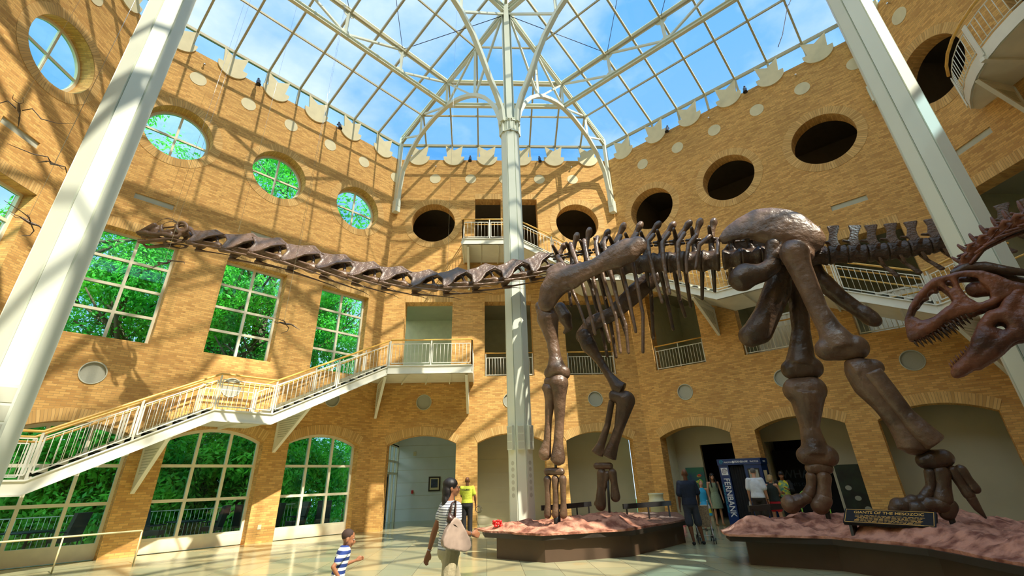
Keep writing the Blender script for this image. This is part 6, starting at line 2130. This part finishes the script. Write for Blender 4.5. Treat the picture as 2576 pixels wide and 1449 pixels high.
text('PHOTOS', .075, BP(1.18, 2.13, .024), bd, V((0, 0, 1)), bwht, booth, 'header_lettering', .003)
text('PHOTOS', .07, BP(Wd + .024, 2.13, -.25), -bn, V((0, 0, 1)), bwht, booth, 'header_lettering', .003)
def spiral(c, r, ax, m, nm, off=.008, turns=2.3):
    mb = MB(); pts = []; rr = []
    for k in range(40):
        f = k / 39
        a = f * turns * 2 * math.pi
        q = r * (1 - f) ** .9
        pts.append(c + ax[0] * q * math.cos(a) + ax[1] * q * math.sin(a)); rr.append(r * .10 * (1 - f * .7))
    mb.tube(pts, rr, 6); build(nm, mb, m, booth)
mb = MB(); bbox(mb, .07, .31, 1.72, 1.97, .010, 0); build('emblem_panel', mb, bwht, booth)
spiral(BP(.19, 1.845, .014), .10, (bd, V((0, 0, 1))), mat('emblem_violet', (.10, .05, .16), .5), 'emblem')
spiral(BP(.13, 2.165, .026), .075, (bd, V((0, 0, 1))), cyn, 'emblem')
mb = MB(); bbox(mb, .55, .61, 2.12, 2.20, .024, .02); build('emblem_panel', mb, bwht, booth)

# ------------------------------------------------------------------ other floor items
mb = MB(); mb.lathe((6.72, 20.35, 0), [(.02, 0), (.27, 0), (.27, .78), (.31, .82), (.31, .88), (.27, .92), (.27, 1.06), (.30, 1.10), (.30, 1.14), (.02, 1.14)], 28)
single('litter_bin', mb, mat('cream_plastic', (.74, .72, .50), .5), 'round cream litter bin by the right end of the back wall', 'litter bin', loc=(6.72, 20.35, 0))
mb = MB(); q = V((7.35, 19.9, 0)); mb.obox(q + V((0, 0, .16)), V((.16, -.1, 0)), V((.08, .12, 0)), V((0, 0, .16)))
single('pink_box', mb, mat('pink_plastic', (.80, .20, .22), .5), 'small pink box on the floor between bin and poster panel', 'box', loc=q)
# poster panels inside the right alcoves
def art(F, u0, u1, z0, z1, off, name, lab, cols, seed):
    m = mat(name + str(seed), cols[0], .5, c2=cols[1], nscale=2.2, contrast=.12)
    q = F.p((u0 + u1) / 2, z0, off)
    t = thing(name, lab, 'picture', q)
    mb = MB(); slab(mb, F, u0, u1, z0, z1, off + .05, off); build('panel', mb, m, t)
    return t
t = art(FR, .95, 1.75, .25, 2.05, -1.36, 'poster_panel', 'dark green and blue poster panel in the first right arch', ((.02, .16, .10), (.01, .05, .14)), 1)
rl = random.Random(5)
for k in range(4):
    mb = MB(); u, z = 1.05 + rl.random() * .6, .6 + rl.random() * 1.2
    mb.prism([FR.p(u + .09 * math.cos(a), z + .05 * math.sin(a), -1.305) for a in [j * .524 for j in range(12)]], FR.n3, .01); build('painted_shape', mb, [mat('yellow_paint', (.6, .5, .1)), red][k % 2], t)
t = art(FR, 6.6, 7.45, .23, 1.96, -1.36, 'poster_panel', 'black poster panel with pale spots in the second right arch', ((.02, .035, .02), (.01, .012, .01)), 2)
for k in range(3):
    mb = MB(); u, z = 6.85 + .2 * k, 1.2 - .33 * k
    mb.prism([FR.p(u + .10 * math.cos(a), z + .08 * math.sin(a), -1.305) for a in [j * .524 for j in range(12)]], FR.n3, .01); build('pale_spot', mb, greyd, t)
ws = thing('exhibit_sign', 'faint dark sign reading WHALES in the black doorway of the second right arch', 'sign', FR.p(5.4, .2, -2.6))
mb = MB(); slab(mb, FR, 4.3, 6.6, .1, 2.6, -2.6, -2.66); build('sign_board', mb, blackm, ws)
dimt = mat('dim_lettering', (.07, .09, .12), .7)
text('WHALES', .42, FR.p(4.45, 1.55, -2.59), FR.d3, V((0, 0, 1)), dimt, ws, 'lettering', .004)
text('GIANTS OF THE DEEP', .17, FR.p(4.45, 1.25, -2.59), FR.d3, V((0, 0, 1)), dimt, ws, 'lettering', .004)
# picture frame, switch and call point in the corridor
t = thing('framed_picture', 'black framed picture on the pale blue corridor wall behind the woman', 'picture', (-2.72, 27.05, 1.3))
mb = MB(); mb.box((-3.03, 27.02, 1.33), (-2.42, 27.08, 2.02)); build('frame', mb, black, t)
mb = MB(); mb.box((-2.96, 27.01, 1.40), (-2.49, 27.03, 1.95)); build('mount', mb, cream, t)
mb = MB(); mb.box((-2.90, 27.0, 1.50), (-2.55, 27.02, 1.90)); build('print', mb, mat('blue_print', (.03, .08, .18), .4, c2=(.01, .02, .04), nscale=9), t)
mb = MB(); mb.box((-3.9, 27.02, 1.25), (-3.8, 27.08, 1.4)); single('call_point', mb, red, 'small red call point on the blue corridor wall', 'alarm', loc=(-3.85, 27.05, 1.25))
mb = MB(); mb.box((-3.9, 27.02, 3.05), (-3.76, 27.08, 3.25)); single('wall_sounder', mb, cream, 'small pale box high on the blue corridor wall', 'alarm', loc=(-3.83, 27.05, 3.05))
mb = MB(); slab(mb, FL, 7.87, 7.99, .42, .56, .02, 0); single('wall_socket', mb, framew, 'white wall socket on the brick pier between left arched windows', 'socket', loc=FL.p(7.93, .42, 0))
# barrier rail at lower left
brass = mat('painted_rail', (.72, .62, .34), .4)
t = thing('barrier_rail', 'thin cream barrier rail standing before the left windows', 'railing', (-10, 14.2, 0))
P0, P1, P2_ = V((-11.5, 12.35, 0)), V((-10.41, 13.68, 0)), V((-9.38, 14.98, 0))
build('top_rail', MB().tube([P0 + V((0, 0, .76)), P2_ + V((0, 0, .76))], .022, 8), brass, t)
for p in (P0, P1, P2_): build('post', MB().tube([p, p + V((0, 0, .76))], .018, 8), brass, t)
# green hoops
for k, (x, y, r) in enumerate(((10.5, 16.6, .28), (10.85, 16.45, .2))):
    mb = MB(); mb.tube([(x + r * math.cos(a), y, .92 + r * math.sin(a)) for a in [j * math.pi / 14 for j in range(15)]], .018, 6)
    mb.tube([(x - r, y, .92), (x - r, y, .0)], .018, 6); mb.tube([(x + r, y, .92), (x + r, y, .0)], .018, 6)
    single('hoop', mb, mat('lime_hoop%d' % k, (.30, .62, .06), .4), ['larger lime green hoop behind the far hind foot', 'smaller lime green hoop behind the far hind foot'][k], 'hoop', loc=(x, y, 0))

# ------------------------------------------------------------------ spotlights and small cameras under the wall head
def spot(F, u, lab):
    q = F.p(u, 18.45, .35)
    t = thing('spotlight', lab, 'spotlight', q, 'black spotlights under the skylight')
    mb = MB()
    d = (V((0, 0, -1)) + F.n3 * .35).normalized()
    mb.lathe(q, [(.02, -.20), (.06, -.20), (.085, -.12), (.085, .13), (.10, .15), (.10, .17), (.02, .16)], 16, axis=d)
    build('lamp_body', mb, black, t)
    mb = MB(); mb.beam(q, F.p(u, 18.75, .2), .06, .05); mb.beam(F.p(u, 18.75, .2), F.p(u, 18.75, 0), .05, .05); mb.ball(tuple(F.p(u, 18.78, .2)), .05, 8, 5); build('yoke', mb, black, t)
    mb = MB()
    for s in (-1, 1): mb.obox(q + d * .19 + F.d3 * .09 * s, F.d3 * .005, F.n3 * .07, V((0, 0, .05)))
    build('barn_door', mb, black, t)
for F, u, lab in ((FL, 4.16, 'left wall spotlight nearest the left column'), (FL, 8.2, 'left wall spotlight nearer the back corner'), (FB, 4.12, 'back wall spotlight left of the middle column'),
                  (FB, 8.14, 'back wall spotlight right of the middle column'), (FR, 3.89, 'right wall spotlight nearer the back corner'), (FR, 7.88, 'right wall spotlight nearest the right column')):
    spot(F, u, 'black ' + lab)
def wcam(F, u, lab):
    q = F.p(u, 18.1, .12)
    mb = MB(); mb.ball(tuple(q), .05, 10, 6); mb.beam(q, F.p(u, 18.12, 0), .03, .03)
    single('wall_lamp', mb, steel, lab, 'lamp', 'tiny wall lamps under the skylight', loc=q)
for F, u, lab in ((FL, 2.1, 'tiny silver wall lamp beside the left column top'), (FB, 2.15, 'tiny silver wall lamp above the left back round opening'), (FB, 10.0, 'tiny silver wall lamp above the right back round opening'),
                  (FR, 5.95, 'tiny silver wall lamp above the middle right round opening'), (FR, 9.93, 'tiny silver wall lamp above the round opening near the right column'), (FRS, 2.1, 'tiny silver wall lamp at the top right corner')):
    wcam(F, u, lab)
# small ceiling lamps in the dark galleries
em = mat('lamp_glow', (1, .8, .5), .5, emit=((1, .72, .35), 18))
for F, u, lab in ((FR, 2.4, 'small lit ceiling lamp in the first right round opening'), (FR, 6.6, 'small lit ceiling lamp in the middle right round opening'), (FR, 9.3, 'small lit ceiling lamp in the round opening beside the right column'), (FRS, 2.2, 'small lit ceiling lamp in the round opening right of the right column')):
    mb = MB(); q = F.p(u, 16.97, -2.2)
    mb.lathe(q, [(.07, 0), (.07, .02)], 14)
    single('ceiling_lamp', mb, em, lab, 'lamp', 'small lamps in the dark galleries', loc=q)

# ------------------------------------------------------------------ outside the left windows
deckm = mat('deck_stone', (.25, .33, .38), .6, nscale=2)
def leafm(name, a, b):
    m = mat(name, a, .45, c2=b, nscale=.8, contrast=.12)
    t = m.node_tree
    p = t.nodes['Principled BSDF']
    src = p.inputs['Base Color'].links[0].from_socket
    tl = t.nodes.new('ShaderNodeBsdfTranslucent')
    t.links.new(src, tl.inputs[0])
    mix = t.nodes.new('ShaderNodeMixShader')
    mix.inputs[0].default_value = .42
    t.links.new(p.outputs[0], mix.inputs[1])
    t.links.new(tl.outputs[0], mix.inputs[2])
    t.links.new(mix.outputs[0], t.nodes['Material Output'].inputs[0])
    return m
leaf = leafm('leaves', (.16, .80, .06), (.03, .34, .05))
leaf2 = leafm('leaves_pale', (.25, .80, .07), (.04, .36, .05))
bark = mat('bark', (.16, .11, .07), .9, bump=.5)
grass = mat('forest_floor', (.03, .14, .02), .95, c2=(.02, .05, .01), nscale=1.5)
mb = MB(); mb.face([(-60, -30, -.6), (-14.3, -30, -.6), (-14.3, 60, -.6), (-60, 60, -.6)]); mb.face([(-14.3, 29, -.6), (40, 29, -.6), (40, 60, -.6), (-14.3, 60, -.6)]); mb.face([(-14.3, 14.5, -.6), (-5.6, 22.9, -.6), (-5.6, 29, -.6), (-14.3, 29, -.6)])
g_ = build('ground', mb, grass, kind='structure')
mb = MB()
for F, u0, u1 in ((FL, -3, HL - .4), (FLS, -2, HB + 1)):
    slab(mb, F, u0, u1, -.3, -.04, -.62, -5.2)
build('terrace', mb, deckm, kind='structure')
tr = thing('terrace_railing', 'light metal railing along the outer edge of the terrace', 'railing', FL.p(4, -.04, -5.1))
for F, u0, u1 in ((FL, -3, HL - .6), (FLS, -2, HB + 1)):
    n = int((u1 - u0) / 2)
    for k in range(n):
        a, b = lerp(u0, u1, k / n), lerp(u0, u1, (k + 1) / n)
        mb = MB()
        for z in (.05, 1.0): mb.beam(F.p(a, z, -5.1), F.p(b, z, -5.1), .03, .03)
        for j in range(14): mb.tube([F.p(lerp(a, b, j / 14), .05, -5.1), F.p(lerp(a, b, j / 14), 1.0, -5.1)], .010, 4)
        build('railing_panel', mb, white2, tr)
def tree_mesh(seed, H, rad, nl, base, m):
    r = random.Random(seed)
    tm = MB(); tips_ = []
    def br(p, d, L, rr, lvl):
        q = p + d * L
        tm.tube([p, p.lerp(q, .5) + V((r.uniform(-.1, .1), r.uniform(-.1, .1), 0)) * L * .3, q], [rr, rr * .8, rr * .6], 6)
        tips_.append(q)
        if lvl:
            for _ in range(4 if lvl > 1 else 3):
                nd = (d * .5 + V((r.uniform(-1, 1), r.uniform(-1, 1), r.uniform(-.2, .8)))).normalized()
                br(p.lerp(q, r.uniform(.4, 1)), nd, L * r.uniform(.5, .7), rr * .5, lvl - 1)
    br(V((0, 0, 0)), V((r.uniform(-.08, .08), r.uniform(-.08, .08), 1)), H * .5, H * .018, 2)
    br(V((0, 0, H * .5)), V((r.uniform(-.1, .1), r.uniform(-.1, .1), 1)), H * .27, H * .009, 2)
    lv = MB()
    blobs = []
    for k in range(26):
        z = lerp(base, H, (k + .5) / 26)
        R_ = rad * (1 - abs((z - H * .5) / (H * .62)) ** 2) ** .5 if abs(z - H * .5) < H * .62 else rad * .3
        a = r.uniform(0, 6.28); q = r.uniform(.3, .95) * R_
        blobs.append((V((q * math.cos(a), q * math.sin(a), z)), r.uniform(.8, 1.5) * rad * .34))
    for k in range(nl):
        c, s = blobs[r.randrange(len(blobs))]
        d = V((r.gauss(0, 1), r.gauss(0, 1), r.gauss(0, .8))).normalized()
        p = c + d * s * r.uniform(.55, 1.05)
        L = r.uniform(.08, .18)
        n = (d + V((r.uniform(-.7, .7), r.uniform(-.7, .7), r.uniform(-.1, .9)))).normalized()
        a = n.orthogonal().normalized(); b = n.cross(a)
        t = r.uniform(0, 6.28); a, b = a * math.cos(t) + b * math.sin(t), b * math.cos(t) - a * math.sin(t)
        lv.face([p - a * L, p - b * L * .45 - n * L * .1, p + a * L, p + b * L * .45 - n * L * .1])
    return tm.mesh('trunk', bark, scale=1), lv.mesh('crown', m, scale=1)
TM = [tree_mesh(1, 20, 4.2, 17000, 1.0, leaf), tree_mesh(2, 17, 3.8, 14000, .5, leaf2), tree_mesh(3, 23, 4.8, 19000, 1.5, leaf)]
tpos = []
for k, u in enumerate((1.2, 3.4, 5.2, 6.9, 8.6, 10.4, 12.0, 13.8)): tpos.append((FL.p(u, -.6, -9.0 - 1.4 * (k % 2)), k % 3))
for k, u in enumerate((1.5, 5, 8, 11, 14, 19, 23)): tpos.append((FL.p(u, -.6, -15.5 + (k % 3)), (k + 1) % 3))
for k, u in enumerate((-1, 3.2, 7, 10.5)): tpos.append((FLS.p(u, -.6, -10.5 - (k % 2)), (k + 2) % 3))
TL_LAB = ['tall leafy green tree outside beyond the terrace of the left windows, number %s counting from the near side']
ordn = ['first', 'second', 'third', 'fourth', 'fifth', 'sixth', 'seventh', 'eighth', 'ninth', 'tenth', 'eleventh']
for i, (p, v) in enumerate(tpos):
    row = 0 if i < 8 else (1 if i < 15 else 2)
    j = i if row == 0 else (i - 8 if row == 1 else i - 15)
    lab = ['leafy green tree in the front row beyond the left windows, %s from the near end', 'leafy green tree in the back row beyond the left windows, %s from the near end', 'leafy green tree beyond the near left wall, %s from the near end'][row] % ordn[j]
    t = thing('tree', lab, 'tree', p, 'trees outside the left windows')
    a = random.uniform(0, 6.28)
    Mx = Matrix.Rotation(a, 4, 'Z'); Mx.translation = p
    k = random.uniform(.9, 1.12) * (.52 if row == 2 else .70 if row == 1 else (1, .95, .72, .72, .72, 1.05, .75, 1)[i])
    Mx = Mx @ Matrix.Scale(k, 4)
    inst('trunk', TM[v][0], Mx, t); inst('crown', TM[v][1], Mx, t)
# undergrowth closing the view below the crowns
_, bush = tree_mesh(9, 4.2, 2.6, 9000, .2, leaf2)
for i in range(11):
    F, u = (FL, -5 + i * 2.6) if i < 8 else (FLS, 3 + (i - 8) * 3.2)
    p = F.p(u, -.6, -7.4 - .5 * (i % 2))
    t = thing('shrub', 'dense green shrub behind the terrace railing, %s from the near end' % ordn[i] if i < 8 else 'dense green shrub beyond the near left terrace, %s from the near end' % ordn[i - 8], 'shrub', p, 'shrubs behind the terrace')
    Mx = Matrix.Rotation(i * 1.3, 4, 'Z'); Mx.translation = p
    inst('foliage', bush, Mx, t)
# terrace furniture
dk = mat('dark_patio_metal', (.02, .022, .025), .5)
cush = mat('brown_cushion', (.10, .085, .075), .8)
def patio_chair(p, yaw, lab):
    t = thing('patio_chair', lab, 'chair', p, 'dark patio chairs on the terrace')
    R_ = Matrix.Rotation(yaw, 3, 'Z'); W = lambda x, y, z: p + R_ @ V((x, y, z))
    for x in (-.27, .27):
        for y in (-.25, .27): build('leg', MB().tube([W(x, y, 0), W(x, y * .9, .45)], .018, 6), dk, t)
        build('armrest', MB().tube([W(x, .27, .45), W(x, .27, .68), W(x, -.27, .68)], .02, 6), dk, t)
    mb = MB(); mb.obox(W(0, 0, .46), R_ @ V((.28, 0, 0)), R_ @ V((0, .28, 0)), V((0, 0, .07))); build('seat_cushion', mb, cush, t)
    mb = MB(); mb.obox(W(0, -.30, .82), R_ @ V((.28, 0, 0)), R_ @ V((0, .06, 0)), R_ @ V((0, -.08, .38))); build('backrest', mb, cush, t)
def patio_table(p, lab):
    t = thing('patio_table', lab, 'table', p, 'dark tables on the terrace')
    build('tabletop', MB().lathe(p + V((0, 0, .74)), [(.01, 0), (.62, 0), (.62, .03), (.01, .03)], 28), dk, t)
    build('stem', MB().lathe(p, [(.30, 0), (.30, .02), (.04, .06), (.04, .74)], 16), dk, t)
patio_chair(FL.p(9.1, -.04, -2.0), 1.2, 'brown cushioned patio chair at the left side of the third arched window')
patio_chair(FL.p(8.3, -.04, -2.6), .3, 'brown cushioned patio chair partly hidden at the left edge of the third arched window')
patio_chair(FL.p(10.0, -.04, -1.7), 2.4, 'brown cushioned patio chair in the middle of the third arched window')
patio_chair(FL.p(11.1, -.04, -1.6), 3.4, 'brown cushioned patio chair at the right side of the third arched window')
patio_table(FL.p(6.3, -.04, -2.3), 'dark round patio table behind the second arched window')
patio_chair(FL.p(5.4, -.04, -2.5), -1.3, 'dark patio chair left of the table in the second arched window')
patio_chair(FL.p(7.2, -.04, -2.4), 1.7, 'dark patio chair right of the table in the second arched window')
patio_table(FL.p(2.2, -.04, -2.2), 'dark round patio table behind the first arched window')
patio_chair(FL.p(1.2, -.04, -2.6), -1.2, 'dark patio chair left of the table in the first arched window')
patio_chair(FL.p(3.1, -.04, -2.6), 1.5, 'dark patio chair right of the table in the first arched window')

# ribbed white screens inside two of the right openings
for i, lab in ((1, 'white ribbed screen standing inside the opening behind the hind leg'), (2, 'white ribbed screen standing inside the opening behind the theropod snout')):
    c = FR.c(i)
    t = thing('ribbed_screen', lab, 'screen', FR.p(c + .15, 6.16, -1.1), 'ribbed screens on the second level')
    mb = MB()
    n = 60
    rows = [[FR.p(lerp(c - .85, c + 1.15, k / n), z, -1.1 + .04 * abs(math.sin(k * math.pi / 6))) for k in range(n + 1)] for z in (6.16, 7.75)]
    mb.grid(rows, smooth=False)
    slab(mb, FR, c - .85, c + 1.15, 6.16, 7.75, -1.12, -1.2)
    build('ribbed_panel', mb, white2, t)
    mb = MB(); slab(mb, FR, c - .88, c + 1.18, 7.75, 7.82, -1.04, -1.22); build('cap_rail', mb, white2, t)
